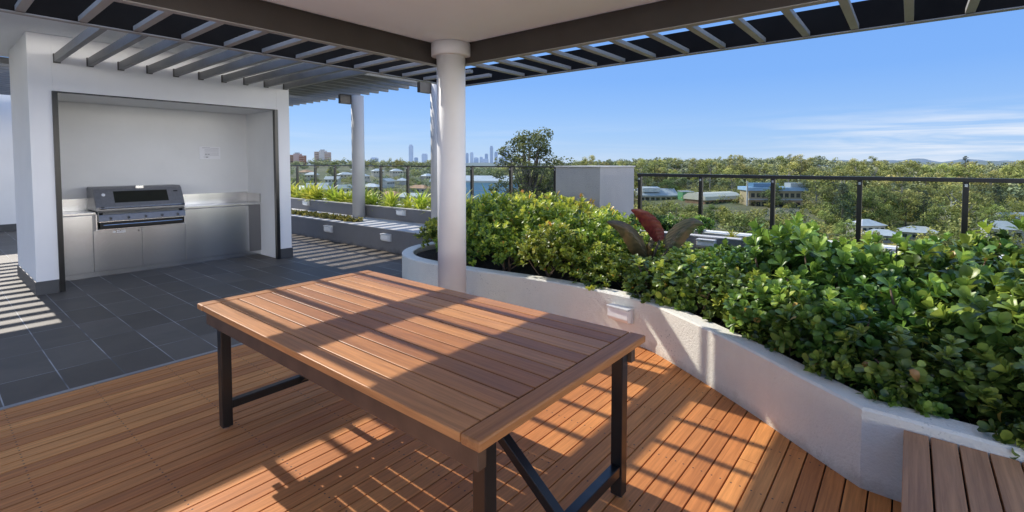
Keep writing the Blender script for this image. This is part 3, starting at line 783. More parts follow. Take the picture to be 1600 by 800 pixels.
for y0 in (TY0 + 0.2, (TY0 + TY1) / 2 - 0.025, TY1 - 0.25):
    MB().box(TX0 + 0.077, TX1 - 0.077, y0, y0 + 0.05, TZ - 0.085, TZ - 0.036).build("bearer", M['apron'], tb, 0.002)
LX = (TX0 + 0.085, TX1 - 0.140); LW = 0.058
LY = (TY0 + 0.055, TY1 - 0.113)
for yl in LY:
    for xl in LX:
        MB().box(xl, xl + LW, yl, yl + LW, 0.012, TZ - 0.038).build("leg", M['black'], tb, 0.004)
        lg = tb.children[-1]
    for xl in LX:
        MB().lathe([(0, 0), (0.022, 0), (0.022, 0.008), (0.012, 0.013), (0, 0.013)], (xl + LW / 2, yl + LW / 2), 16).build("foot", M['chrome'], tb)
    MB().box(LX[0] + LW + 0.001, LX[1] - 0.001, yl + 0.006, yl + LW - 0.006, 0.115, 0.165).build("crossbar", M['black'], tb, 0.004)
xm = (LX[0] + LX[1] + LW) / 2
MB().bar((xm, LY[0] + LW - 0.01, 0.15), (xm, LY[0] + 0.80, TZ - 0.06), 0.045, 0.045).build("brace", M['black'], tb, 0.003)
MB().bar((xm, LY[1] + 0.01, 0.15), (xm, LY[1] - 0.74, TZ - 0.06), 0.045, 0.045).build("brace", M['black'], tb, 0.003)

# ------------------------------------------------------------------ built-in bench seat
bn = thing("bench_seat", "low timber slatted bench against the planter wall", "bench", (2.4, -1.0, 0))
s_ = MB(); y = -0.004
while y > -3.4:
    s_.box(1.75, 2.918, y - 0.0975 + 0.004, y - 0.003, 0.335, 0.362); y -= 0.0975
s_.build("seat", M['bench'], bn, 0.004)
fr_ = MB(); fr_.box(2.86, 2.90, -3.4, -0.02, 0.0, 0.333); fr_.box(1.80, 1.84, -3.4, -0.02, 0.0, 0.333); fr_.box(1.841, 2.859, -0.06, -0.02, 0.25, 0.333)
fr_.build("frame", M['black'], bn)

# ------------------------------------------------------------------ foliage machinery
def mesh_np(name, V, F, lv, mat, smooth=True):
    me = bpy.data.meshes.new(name)
    nv, nf, k = len(V), len(F), F.shape[1]
    me.vertices.add(nv); me.vertices.foreach_set("co", V.astype(np.float32).ravel())
    me.loops.add(nf * k); me.loops.foreach_set("vertex_index", F.astype(np.int32).ravel())
    me.polygons.add(nf)
    me.polygons.foreach_set("loop_start", np.arange(0, nf * k, k, dtype=np.int32))
    me.polygons.foreach_set("loop_total", np.full(nf, k, dtype=np.int32))
    a = me.attributes.new("lv", 'FLOAT', 'POINT'); a.data.foreach_set("value", lv.astype(np.float32))
    me.polygons.foreach_set("use_smooth", np.full(nf, smooth, dtype=bool))
    me.update(calc_edges=True); me.validate()
    me.materials.append(mat)
    return me

def unit(a): return a / np.maximum(np.linalg.norm(a, axis=-1, keepdims=True), 1e-9)

LEAF_T = [(0.0, 0.16, 0.0), (0.38, 0.72, 0.05), (0.76, 1.0, 0.06), (1.0, 0.42, 0.0)]
def leaves(nr, pos, axis, length, nleaf, tilt=(0.25, 1.0), width=0.27, lv=None, jitter=0.25, template=LEAF_T, droop=0.0):
    """rosettes of leaves: pos, axis are (n,3); returns verts, faces, lv"""
    n = len(pos); tot = n * nleaf
    axis = unit(axis)
    ref = np.where(np.abs(axis[:, 2:3]) < 0.9, np.array([[0, 0, 1.0]]), np.array([[1.0, 0, 0]]))
    e1 = unit(np.cross(axis, ref)); e2 = np.cross(axis, e1)
    k = np.tile(np.arange(nleaf), n); idx = np.repeat(np.arange(n), nleaf)
    phi = k * 2.39996 + np.repeat(nr.uniform(0, 6.28, n), nleaf) + nr.normal(0, 0.2, tot)
    el_ = tilt[0] + (tilt[1] - tilt[0]) * (k / max(nleaf - 1, 1)) + nr.normal(0, 0.12, tot)
    rad = e1[idx] * np.cos(phi)[:, None] + e2[idx] * np.sin(phi)[:, None]
    A = axis[idx]
    d = rad * np.cos(el_)[:, None] + A * np.sin(el_)[:, None]
    nn = -rad * np.sin(el_)[:, None] + A * np.cos(el_)[:, None]
    side = np.cross(d, nn)
    Ls = np.repeat(length, nleaf) if np.ndim(length) else np.full(tot, length)
    Ls = Ls * (1 + nr.normal(0, jitter * 0.5, tot)).clip(0.55, 1.5)
    c = pos[idx] + A * (k / nleaf * 0.25)[:, None] * Ls[:, None]
    V = []
    for u, wv, cup in template:
        ctr = c + d * (u * Ls)[:, None] + nn * ((0.12 * math.sin(u * 2.2) - droop * u * u) * Ls)[:, None]
        for sgn in (-1, 0, 1):
            V.append(ctr + side * (sgn * wv * width * Ls)[:, None] + nn * (abs(sgn) * (cup + 0.10 * wv * width) * Ls)[:, None])
    m = len(template) * 3
    V = np.stack(V, 1).reshape(-1, 3)
    b = (np.arange(tot) * m)[:, None, None]
    f = []
    for r_ in range(len(template) - 1):
        for s2_ in (0, 1):
            q = r_ * 3 + s2_
            f.append((q, q + 1, q + 4, q + 3))
    F = (b + np.array(f)[None]).reshape(-1, 4)
    base = np.full(n, 0.5) if lv is None else lv
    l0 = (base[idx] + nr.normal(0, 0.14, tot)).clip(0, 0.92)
    l0 = np.where(nr.random(tot) < 0.012, nr.uniform(0.94, 1.0, tot), l0)
    l_ = np.repeat(l0, m)
    return V, F, l_

def obj_from(name, me, parent=None):
    o = bpy.data.objects.new(name, me); COL.objects.link(o)
    if parent: o.parent = parent
    return o

def shrub_points(nr, n, rx, ry, h, lobes):
    """points and outward directions on a lumpy mound"""
    P, A, D = [], [], []
    L = [(nr.uniform(-0.45, 0.45) * rx, nr.uniform(-0.45, 0.45) * ry, h * nr.uniform(0.26, 0.74), nr.uniform(0.40, 0.6)) for _ in range(lobes)]
    while len(P) < n:
        lx, ly, lz, ls = L[nr.integers(lobes)]
        d = unit(nr.normal(0, 1, 3))
        if d[2] < -0.8: continue
        s = nr.uniform(0.72, 1.0) if nr.random() < 0.75 else nr.uniform(0.35, 0.75)
        p = np.array([lx + d[0] * rx * ls * s, ly + d[1] * ry * ls * s, lz + d[2] * h * 0.42 * ls * 1.25 * s])
        if p[2] < 0.03: continue
        P.append(p); A.append(d * 0.75 + np.array([0, 0, 0.65]) + nr.normal(0, 0.18, 3)); D.append(s)
    return np.array(P), np.array(A), np.array(D)

def stem_mesh(nr, P, cnt, rad, name, mat):
    s = MB()
    for _ in range(cnt):
        tip = P[nr.integers(len(P))]
        b = np.array([nr.uniform(-0.08, 0.08), nr.uniform(-0.08, 0.08), -0.02])
        mid = b * 0.4 + tip * 0.5 + nr.normal(0, 0.03, 3); mid[2] = tip[2] * nr.uniform(0.35, 0.5)
        s.tube([b, b * 0.7 + mid * 0.3, mid, mid * 0.35 + tip * 0.65, tip], [rad, rad * 0.85, rad * 0.62, rad * 0.42, rad * 0.22], 6)
    me = bpy.data.meshes.new(name); me.from_pydata([tuple(v) for v in s.v], [], s.f); me.materials.append(mat)
    for p_ in me.polygons: p_.use_smooth = True
    return me

def make_shrub_meshes(seed, n, rx, ry, h, L, nleaf, mat, lobes=5, width=0.3, tilt=(0.15, 1.05), stems=9, srad=0.016, template=LEAF_T):
    nr = np.random.default_rng(seed)
    P, A, D = shrub_points(nr, n, rx, ry, h, lobes)
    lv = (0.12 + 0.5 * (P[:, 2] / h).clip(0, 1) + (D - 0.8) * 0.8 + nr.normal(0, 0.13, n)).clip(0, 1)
    V, F, l_ = leaves(nr, P, A, nr.uniform(0.8, 1.15, n) * L, nleaf, tilt, width, lv, template=template)
    fol = mesh_np("foliage", V, F, l_, mat)
    st = stem_mesh(nr, P, stems, srad, "stems", M['bark'])
    return fol, st

def plant_from(name, meshes, loc, rz, sc, label, cat, group=None):
    t = thing(name, label, cat, loc, rz, group)
    t.scale = sc if isinstance(sc, tuple) else (sc, sc, sc)
    obj_from("foliage", meshes[0], t)
    if meshes[1]: obj_from("stems", meshes[1], t)
    return t

# jade hedge: near shrubs have big leaves
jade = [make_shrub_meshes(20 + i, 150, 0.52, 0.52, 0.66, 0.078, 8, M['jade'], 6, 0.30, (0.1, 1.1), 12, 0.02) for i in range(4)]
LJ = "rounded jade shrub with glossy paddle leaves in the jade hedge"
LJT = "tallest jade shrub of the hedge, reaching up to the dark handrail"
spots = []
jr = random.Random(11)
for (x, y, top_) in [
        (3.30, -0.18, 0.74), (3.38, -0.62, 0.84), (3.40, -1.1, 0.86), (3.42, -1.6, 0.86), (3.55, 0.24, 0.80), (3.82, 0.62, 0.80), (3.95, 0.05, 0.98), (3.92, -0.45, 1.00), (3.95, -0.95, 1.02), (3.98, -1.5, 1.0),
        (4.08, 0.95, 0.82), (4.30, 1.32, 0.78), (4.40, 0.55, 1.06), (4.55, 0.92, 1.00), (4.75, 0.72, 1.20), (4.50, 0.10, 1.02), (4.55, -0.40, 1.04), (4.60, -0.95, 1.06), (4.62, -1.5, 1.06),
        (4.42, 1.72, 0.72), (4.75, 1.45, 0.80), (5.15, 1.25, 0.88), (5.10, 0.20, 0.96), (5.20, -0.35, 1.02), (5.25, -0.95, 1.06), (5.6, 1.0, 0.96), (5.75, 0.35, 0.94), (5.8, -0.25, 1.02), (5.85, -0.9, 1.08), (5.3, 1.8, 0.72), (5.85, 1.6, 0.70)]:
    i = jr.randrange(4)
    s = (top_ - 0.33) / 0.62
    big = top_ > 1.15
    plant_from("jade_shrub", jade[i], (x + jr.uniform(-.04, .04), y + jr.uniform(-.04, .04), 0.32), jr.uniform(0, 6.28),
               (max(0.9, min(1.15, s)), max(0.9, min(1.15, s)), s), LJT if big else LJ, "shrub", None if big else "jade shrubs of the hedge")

jsmall = [make_shrub_meshes(30 + i, 46, 0.27, 0.27, 0.36, 0.07, 8, M['jade'], 3, 0.30, (0.1, 1.1), 5, 0.012) for i in range(3)]
LE = "small low jade shrub spilling over the inner edge of the planter wall"
for k_, (x, y) in enumerate([(3.13, 0.02), (3.10, -0.35), (3.12, -0.75), (3.14, -1.15), (3.36, 0.27), (3.52, 0.50), (3.66, 0.72), (3.82, 0.93), (3.92, 1.14), (4.08, 1.40), (4.20, 1.62), (3.2, -0.15), (3.22, -0.55), (3.6, 0.35), (3.78, 0.58), (4.02, 1.02)]):
    sc_ = jr.uniform(0.75, 1.05)
    plant_from("jade_shrub", jsmall[k_ % 3], (x + 0.05, y, 0.30), jr.uniform(0, 6.28), (sc_, sc_, sc_ * jr.uniform(0.85, 1.1)), LE, "shrub", "small jade shrubs along the planter edge")

# finer leaved shrubs to the left of the hedge
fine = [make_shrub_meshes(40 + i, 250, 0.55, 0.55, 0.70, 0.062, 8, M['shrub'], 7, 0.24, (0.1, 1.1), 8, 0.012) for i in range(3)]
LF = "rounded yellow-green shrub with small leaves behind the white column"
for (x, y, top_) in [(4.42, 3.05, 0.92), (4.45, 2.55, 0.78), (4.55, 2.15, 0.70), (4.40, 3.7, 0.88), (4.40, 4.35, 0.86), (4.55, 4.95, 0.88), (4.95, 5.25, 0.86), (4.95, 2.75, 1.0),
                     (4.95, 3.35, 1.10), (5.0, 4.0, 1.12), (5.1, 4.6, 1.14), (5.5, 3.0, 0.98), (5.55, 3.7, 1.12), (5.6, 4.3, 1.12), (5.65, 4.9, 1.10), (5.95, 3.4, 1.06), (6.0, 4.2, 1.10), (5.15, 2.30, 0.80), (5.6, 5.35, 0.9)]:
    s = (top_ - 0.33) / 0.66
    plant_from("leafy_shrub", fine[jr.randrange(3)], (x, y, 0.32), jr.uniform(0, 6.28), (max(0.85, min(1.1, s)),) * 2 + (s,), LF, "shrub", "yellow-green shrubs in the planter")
orange = make_shrub_meshes(60, 230, 0.42, 0.42, 0.8, 0.045, 7, M['orange_shrub'], 5, 0.2, (0.5, 1.3), 8, 0.01)
plant_from("orange_shrub", orange, (6.05, 3.62, 0.32), 0.4, (0.9, 0.9, 1.0), "shrub with orange tipped leaves in front of the rendered pier", "shrub")
bk = [make_shrub_meshes(70 + i, 260, 0.45, 0.45, 0.6, 0.05, 7, M['jade'], 5, 0.26, (0.1, 1.1), 6, 0.01) for i in range(2)]
LB = "dark green bush by the foot of the glass balustrade posts"
for (x, y, s) in [(6.72, 3.05, 0.75), (6.72, 2.6, 0.7), (6.70, 2.2, 0.55)]:
    plant_from("leafy_bush", bk[jr.randrange(2)], (x, y, 0.6), jr.uniform(0, 6), s, LB, "shrub", "dark bushes below the balustrade")

# strap leaf plants of the upper planter
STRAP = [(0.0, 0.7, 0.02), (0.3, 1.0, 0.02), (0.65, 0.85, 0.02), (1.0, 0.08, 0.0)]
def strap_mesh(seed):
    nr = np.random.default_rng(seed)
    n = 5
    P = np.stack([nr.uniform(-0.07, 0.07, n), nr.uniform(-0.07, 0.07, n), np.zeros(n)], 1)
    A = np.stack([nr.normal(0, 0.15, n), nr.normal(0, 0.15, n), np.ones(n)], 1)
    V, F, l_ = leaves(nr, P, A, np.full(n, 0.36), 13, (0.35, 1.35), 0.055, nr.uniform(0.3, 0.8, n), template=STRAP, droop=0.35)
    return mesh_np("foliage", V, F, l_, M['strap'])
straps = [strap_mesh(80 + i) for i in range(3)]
LS = "clump of bright strap leaves in the upper planter before the glass"
y = 5.0; k = 0
while y < 16:
    t = thing("strap_leaf_plant", LS, "plant", (6.62 + jr.uniform(-.06, .06), y, 0.615), jr.uniform(0, 6.28), "strap-leaf plants in the upper planter")
    s = jr.uniform(0.75, 1.15); t.scale = (s, s, s)
    obj_from("foliage", straps[k % 3], t)
    y += jr.uniform(0.26, 0.46); k += 1
for (x, y, s) in [(6.6, 1.75, 0.35), (6.58, 1.1, 0.35), (6.62, 0.6, 0.35), (6.6, -0.4, 0.4), (6.62, -0.9, 0.4)]:
    t = thing("strap_leaf_plant", "small yellow-green tuft in the rear planter behind the jade hedge", "plant", (x, y, 0.615), jr.uniform(0, 6.28), "small tufts behind the hedge")
    t.scale = (s, s, s); obj_from("foliage", straps[k % 3], t); k += 1
# low ground cover on the ledge
nr = np.random.default_rng(99)
n = 420
yy = nr.uniform(8.7, 11.9, n); P = np.stack([5.72 + nr.normal(0, 0.07, n), yy, np.full(n, 0.42)], 1)
V, F, l_ = leaves(nr, P, np.tile([[0, 0, 1.0]], (n, 1)) + nr.normal(0, 0.3, (n, 3)), nr.uniform(0.04, 0.085, n), 6, (0.2, 1.0), 0.22, nr.uniform(0.2, 0.9, n))
gc = obj_from("ground_cover", mesh_np("ground_cover", V, F, l_, M['sedum'])); tag(gc, "strip of creeping yellow-green ground cover on the ledge wall", "ground cover", kind='stuff')

# bronze and burgundy large-leaved plant
RV = Vector((math.sin(FWD), -math.cos(FWD), 0)); FV = Vector((math.cos(FWD), math.sin(FWD), 0)); UV = Vector((0, 0, 1))
cp0 = Vector((4.93, 2.13, 0.33))
can = thing("broad_leaf_plant", "plant with three large burgundy and bronze paddle leaves", "plant", cp0)
def big_leaf(pts, wmax, mat, fold, roll, name="leaf"):
    """pts: midrib in (right, up, away) metres from the plant base"""
    mid = [cp0 + RV * a + UV * b + FV * c for a, b, c in crom3(pts, 5)]
    m_ = MB(); n_ = len(mid); vs = []
    for i, p in enumerate(mid):
        t = i / (n_ - 1)
        wv = wmax * max(0.03, (math.sin(math.pi * min(1, 0.06 + 0.94 * t) ** 0.72) ** 0.8) if t < 0.999 else 0.03)
        d = (mid[min(i + 1, n_ - 1)] - mid[max(i - 1, 0)]).normalized()
        s_ = d.cross(FV); s_ = (s_.normalized() * math.cos(roll) + FV * math.sin(roll)).normalized()
        nn = s_.cross(d).normalized()
        wob = 1 + 0.05 * math.sin(i * 2.1)
        for k_ in (-1, -0.5, 0, 0.5, 1):
            vs.append(p + s_ * (k_ * wv * wob) + nn * (abs(k_) ** 1.3 * fold * wv))
    fs = [(i * 5 + k_, i * 5 + k_ + 1, (i + 1) * 5 + k_ + 1, (i + 1) * 5 + k_) for i in range(n_ - 1) for k_ in range(4)]
    m_.add(vs, fs); return m_.build(name, mat, can, smooth=True)
def crom3(p, n): return crom(p, n)
big_leaf([(0.10, 0.46, 0.0), (0.05, 0.57, 0.0), (-0.03, 0.67, -0.02), (-0.12, 0.75, -0.05), (-0.225, 0.805, -0.08)], 0.088, M['redleaf'], 0.45, 0.35)
big_leaf([(-0.05, 0.24, -0.02), (-0.11, 0.38, -0.06), (-0.21, 0.53, -0.1), (-0.34, 0.64, -0.14), (-0.50, 0.69, -0.18)], 0.10, M['brownleaf'], 0.55, -0.3)
big_leaf([(0.19, 0.36, 0.0), (0.25, 0.46, 0.0), (0.34, 0.58, -0.02), (0.45, 0.66, -0.02), (0.57, 0.645, 0.0)], 0.10, M['oliveleaf'], 0.5, 0.25)
big_leaf([(0.02, 0.10, 0.02), (0.02, 0.22, 0.03), (0.0, 0.33, 0.02), (-0.03, 0.43, 0.0)], 0.05, M['brownleaf'], 0.6, 0.1)
big_leaf([(0.05, 0.16, -0.03), (0.11, 0.24, -0.05), (0.18, 0.29, -0.06), (0.26, 0.29, -0.06)], 0.045, M['oliveleaf'], 0.6, -0.2)
big_leaf([(0.01, 0.30, 0.05), (0.04, 0.42, 0.08), (0.09, 0.52, 0.10), (0.15, 0.58, 0.12)], 0.05, M['oliveleaf'], 0.6, 0.5)
big_leaf([(-0.04, 0.12, -0.06), (-0.12, 0.20, -0.10), (-0.20, 0.24, -0.13), (-0.28, 0.23, -0.15)], 0.04, M['brownleaf'], 0.6, 0.3)
for pts in ([(0.0, 0.0, 0), (0.03, 0.28, 0), (0.10, 0.47, 0)], [(0.0, 0, 0), (-0.02, 0.15, -.01), (-0.05, 0.25, -0.02)], [(0.0, 0, 0), (0.10, 0.25, 0), (0.19, 0.37, 0)]):
    MB().tube([cp0 + RV * a + UV * b + FV * c for a, b, c in pts], [0.022, 0.017, 0.011], 8).build("stalk", M['brownleaf'], can, smooth=True)

# ------------------------------------------------------------------ terrain
def smooth(t): t = max(0.0, min(1.0, t)); return t * t * (3 - 2 * t)
RIDGE = [(-60, -4), (-30, -2), (-22, -3), (-14, -4), (-8, -9), (-3, -16), (3, -14), (9, -5), (15, -2.5), (22, -1), (31, -1.5), (35, -6), (40, -10), (47, -10), (60, -8)]
def ridge(a):
    if a <= -60 or a >= 60: return -8
    for (a0, z0), (a1, z1) in zip(RIDGE[:-1], RIDGE[1:]):
        if a0 <= a <= a1: return z0 + (z1 - z0) * smooth((a - a0) / (a1 - a0))
    return -8
def ground(a, r):
    base = -24.0
    z = base + (ridge(a) - base) * smooth((r - 260) / 640)
    if r > 950: z = z + (-26 - z) * smooth((r - 950) / 700)
    return z + 0.8 * math.sin(r * 0.021 + a * 0.3) * smooth((r - 60) / 100)
vs, fs = [], []
RS = [0, 20, 60, 110, 160, 220, 280, 340, 400, 470, 540, 620, 700, 780, 860, 940, 1050, 1200, 1400, 1700, 2500, 4500, 9000, 16000, 30000]
NA = 180
for r_ in RS:
    for k in range(NA):
        a = -180 + 360 * k / NA
        x, y = polar(a, r_); vs.append((x, y, ground(a, r_)))
for i in range(len(RS) - 1):
    for k in range(NA):
        fs.append((i * NA + k, (i + 1) * NA + k, (i + 1) * NA + (k + 1) % NA, i * NA + (k + 1) % NA))
def ground_mat():
    m, n, l, p = new_mat("suburban_ground")
    v = mapped(n, l, (1, 1, 1))
    f = noise(n, l, v, 0.02, 6, 0.65)
    f2 = noise(n, l, v, 0.25, 5, 0.7)
    c = ramp(n, l, f, [(0.3, (0.07, 0.085, 0.03)), (0.5, (0.14, 0.135, 0.06)), (0.66, (0.22, 0.18, 0.10)), (0.8, (0.10, 0.115, 0.04))])
    c = mixc(n, l, ramp(n, l, f2, [(0.35, (0, 0, 0)), (0.7, (1, 1, 1))]), mixc(n, l, 1.0, c, (0.6, 0.62, 0.55), 'MULTIPLY'), c)
    l.new(c, p.inputs['Base Color']); p.inputs['Roughness'].default_value = 0.95
    return m
M['ground'] = ground_mat()
g = MB().add(vs, fs).build("ground", M['ground'], smooth=True); tag(g, kind='structure')

# distant hills
def hills(name, a0, a1, dist, hts, mat, seed):
    nr_ = random.Random(seed); vs, fs = [], []
    n_ = 120
    for i in range(n_ + 1):
        t = i / n_; a = a0 + (a1 - a0) * t
        h_ = 0
        for (c, wd, hh) in hts: h_ = max(h_, hh * math.exp(-((a - c) / wd) ** 2))
        h_ *= smooth(t * 8) * smooth((1 - t) * 8)
        h_ += 8 * math.sin(i * 0.9 + seed) * 0.3 + nr_.uniform(-2, 2)
        for (dr, k_) in ((-900, 0.0), (-450, 0.6), (0, 1.0), (900, 0.0)):
            x, y = polar(a, dist + dr); vs.append((x, y, -30 + (h_ + 30) * k_))
    for i in range(n_):
        for k_ in range(3):
            fs.append((i * 4 + k_, (i + 1) * 4 + k_, (i + 1) * 4 + k_ + 1, i * 4 + k_ + 1))
    o = MB().add(vs, fs).build(name, mat, smooth=True); tag(o, kind='structure')
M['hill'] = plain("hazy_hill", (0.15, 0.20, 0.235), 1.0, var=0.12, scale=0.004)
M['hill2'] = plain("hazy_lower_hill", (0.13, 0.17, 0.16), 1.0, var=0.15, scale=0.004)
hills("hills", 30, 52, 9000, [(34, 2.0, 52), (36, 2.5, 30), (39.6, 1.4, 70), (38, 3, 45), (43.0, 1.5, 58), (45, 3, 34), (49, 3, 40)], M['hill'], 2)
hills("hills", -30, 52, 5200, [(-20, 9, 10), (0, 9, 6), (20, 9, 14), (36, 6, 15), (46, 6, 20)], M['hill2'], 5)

# ------------------------------------------------------------------ buildings beyond
M['roofs'] = [plain("white_sheet_roof", (0.50, 0.51, 0.52), 0.5, var=0.1, scale=0.3), plain("grey_sheet_roof", (0.36, 0.38, 0.39), 0.5, var=0.12, scale=0.3),
              plain("terracotta_roof", (0.42, 0.20, 0.10), 0.7, var=0.2, scale=0.3), plain("dark_roof", (0.16, 0.16, 0.165), 0.6, var=0.15, scale=0.3)]
M['hwalls'] = [plain("cream_wall", (0.42, 0.38, 0.32), 0.8, var=0.08, scale=0.3), plain("white_wall", (0.52, 0.51, 0.49), 0.8, var=0.06, scale=0.3), plain("brick_wall", (0.30, 0.15, 0.10), 0.85, var=0.15, scale=0.5)]
M['hwin'] = plain("house_window", (0.03, 0.04, 0.05), 0.1)
M['bluewall'] = plain("blue_cladding", (0.22, 0.42, 0.62), 0.5, var=0.08, scale=0.2)
M['greenwall'] = plain("green_cladding", (0.09, 0.27, 0.13), 0.6, var=0.08, scale=0.2)
M['brownwall'] = plain("brown_brick", (0.27, 0.15, 0.10), 0.85, var=0.12, scale=0.4)
M['sand'] = plain("tan_cladding", (0.42, 0.33, 0.20), 0.7, var=0.1, scale=0.4)
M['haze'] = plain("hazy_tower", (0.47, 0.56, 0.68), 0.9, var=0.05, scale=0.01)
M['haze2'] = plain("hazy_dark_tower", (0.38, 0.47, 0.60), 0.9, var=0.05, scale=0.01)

def house(kind, label, loc, rz, sc=1.0, group=None):
    t = thing("house", label, "house", loc, rz, group)
    W, D, Hh = [(14, 9, 3.2), (11, 8, 5.4), (17, 9, 3.0)][kind % 3]
    wm, rm = M['hwalls'][kind % 2], M['roofs'][[0, 1, 2, 1, 0, 3][kind % 6]]
    def bld(mb_, name, m_, par):
        o = mb_.build(name, m_, None); o.parent = par; return o
    wo_ = bld(MB().box(-W / 2, W / 2, -D / 2, D / 2, -3, Hh), "wall", wm, t)
    r_ = MB(); e = 0.7; rh = 2.3
    if kind % 2 == 0:   # hip
        r_.add([(-W / 2 - e, -D / 2 - e, Hh), (W / 2 + e, -D / 2 - e, Hh), (W / 2 + e, D / 2 + e, Hh), (-W / 2 - e, D / 2 + e, Hh), (-W / 2 + D / 2, 0, Hh + rh), (W / 2 - D / 2, 0, Hh + rh)],
               [(0, 1, 5, 4), (1, 2, 5), (2, 3, 4, 5), (3, 0, 4), (3, 2, 1, 0)])
    else:               # gable
        r_.add([(-W / 2 - e, -D / 2 - e, Hh), (W / 2 + e, -D / 2 - e, Hh), (W / 2 + e, D / 2 + e, Hh), (-W / 2 - e, D / 2 + e, Hh), (-W / 2 - e, 0, Hh + rh), (W / 2 + e, 0, Hh + rh)],
               [(0, 1, 5, 4), (1, 2, 5), (2, 3, 4, 5), (3, 0, 4), (3, 2, 1, 0)])
    bld(r_, "roof", rm, t)
    for s in (-1, 1):
        for k_ in range(4):
            x = -W / 2 + (k_ + 0.5) * W / 4
            bld(MB().box(x - 0.8, x + 0.8, s * (D / 2 + 0.03) - 0.03, s * (D / 2 + 0.03) + 0.03, Hh - 2.2, Hh - 0.9), "window", M['hwin'], t)
    t.scale = (sc, sc, sc)
    return t

KEEP = []   # sightlines left open: (px0, px1, ybottom, distance)
def place(px, ypx, zt):
    """distance at which something with its top at height zt sits at image row ypx, in column px"""
    return (H - zt) / ((ypx - 255) / 763.0) / math.cos(R(ang(px)))
hrng = random.Random(5)
HL = ["house with white hipped sheet roof among the far suburb trees", "two storey house with grey gabled roof among the far suburb trees", "long house with terracotta hipped roof among the far suburb trees",
      "house with grey gabled sheet roof among the far suburb trees", "white roofed two storey house among the far suburb trees", "house with dark gabled roof among the far suburb trees"]
hs = [(470, 292, 0), (487, 274, 4), (496, 287, 3), (508, 297, 4), (520, 281, 1), (540, 270, 0), (533, 290, 3), (548, 302, 5), (566, 276, 4), (580, 288, 0), (590, 268, 4), (604, 284, 1), (612, 300, 2), (628, 279, 0),
      (645, 303, 3), (655, 290, 2), (668, 276, 4), (478, 266, 2), (555, 263, 0), (619, 268, 4), (700, 300, 1), (720, 274, 0)]
for px, yp, kd in hs:
    a = ang(px); r_ = 140
    while r_ < 900 and 255 - (ground(a, r_) + 5.4 - H) / (r_ * math.cos(R(a))) * 763 > yp: r_ += 4
    x, y = polar(a, r_)
    house(kd, HL[kd], (x, y, ground(a, r_)), hrng.uniform(0, 3.14), 1.1, "suburb houses of kind %s" % ["white hip", "grey gable", "terracotta", "plain grey gable", "white two storey", "dark gable"][kd])
    KEEP.append((px - 10, px + 10, yp + 2, r_))
for px, yp, kd, sc, lab in [(1355, 347, 4, 0.8, "low pale roofed house just beyond the balustrade, left of the white trunk"), (1438, 350, 0, 0.8, "house with pale hipped roof below the white trunked gum"),
                            (1590, 331, 3, 0.9, "grey roofed house at the far right edge, upper of two"), (1578, 358, 1, 1.0, "large grey roofed house at the far right edge, lower of two"), (1380, 352, 0, 0.7, "small pale roofed house beside the bush track")]:
    a = ang(px); r_ = 200
    for _ in range(12): zt = ground(a, r_) + 5.2; r_ = place(px, yp, zt)
    x, y = polar(a, r_)
    house(kd, lab, (x, y, ground(a, r_)), FWD + hrng.uniform(0.9, 1.9), sc)
    KEEP.append((px - 11, px + 11, yp + 2, r_))

def local_thing(name, label, cat, px, r_, z=None, turn=0.0):
    a = ang(px); rr = r_ / math.cos(R(a)); x, y = polar(a, rr)
    # local +X runs to the right as seen from the terrace, local +Y away
    return thing(name, label, cat, (x, y, ground(a, rr) if z is None else z), FWD - R(90) + turn)
def part(t, mb_, name, m_, par=None):
    o = mb_.build(name, m_, None); o.parent = par or t; return o

# blue walled warehouse
t = local_thing("warehouse", "long warehouse with pale blue wall and white roof edge", "building", 742, 250, turn=-0.25)
zt = (1.62 - 30 / 763 * 250) - t.location.z
part(t, MB().box(-24, 17, 0, 26, -4, zt), "wall", M['bluewall'])
part(t, MB().extrude([(-0.8, zt), (27, zt), (27, zt + 0.8), (13, zt + 3.2), (-0.8, zt + 0.9)], 0, -25, 18), "roof", M['roofs'][0])
part(t, MB().box(-20, 14, -0.12, -0.04, zt - 4.2, zt - 4.0), "wall_band", M['roofs'][0])
KEEP.append((690, 782, 312, 250))
# flat roofed school on the right
t = local_thing("school_building", "long low building with pale grey roofs right of the pier", "building", 1038, 330)
zt = (1.62 - 52 / 763 * 330) - t.location.z
part(t, MB().box(-17, 14, 0, 20, -4, zt), "wall", M['hwalls'][0])
part(t, MB().extrude([(-1.2, zt), (21, zt), (21, zt + 1.2), (10, zt + 5.0), (-1.2, zt + 0.8)], 0, -19, 10), "roof", M['roofs'][1])
part(t, MB().extrude([(2, zt + 2.8), (9, zt + 4.8), (9, zt + 6.4), (2, zt + 5.6)], 0, -14, -2), "roof_light", M['roofs'][0])
for k_ in range(7): part(t, MB().box(-16 + k_ * 3.6, -13.6 + k_ * 3.6, -0.14, -0.02, zt - 2.4, zt - 0.7), "window", M['hwin'])
KEEP.append((1003, 1070, 312, 330))
t = local_thing("green_hall", "plain green block beside the grey roofed school", "building", 1076, 318)
zt = (1.62 - 45 / 763 * 318) - t.location.z
part(t, MB().box(-3.6, 3.6, 0, 10, -4, zt), "wall", M['greenwall'])
part(t, MB().box(-3.9, 3.9, -0.3, 10.3, zt, zt + 0.35), "roof", M['roofs'][1])
KEEP.append((1066, 1087, 314, 318))
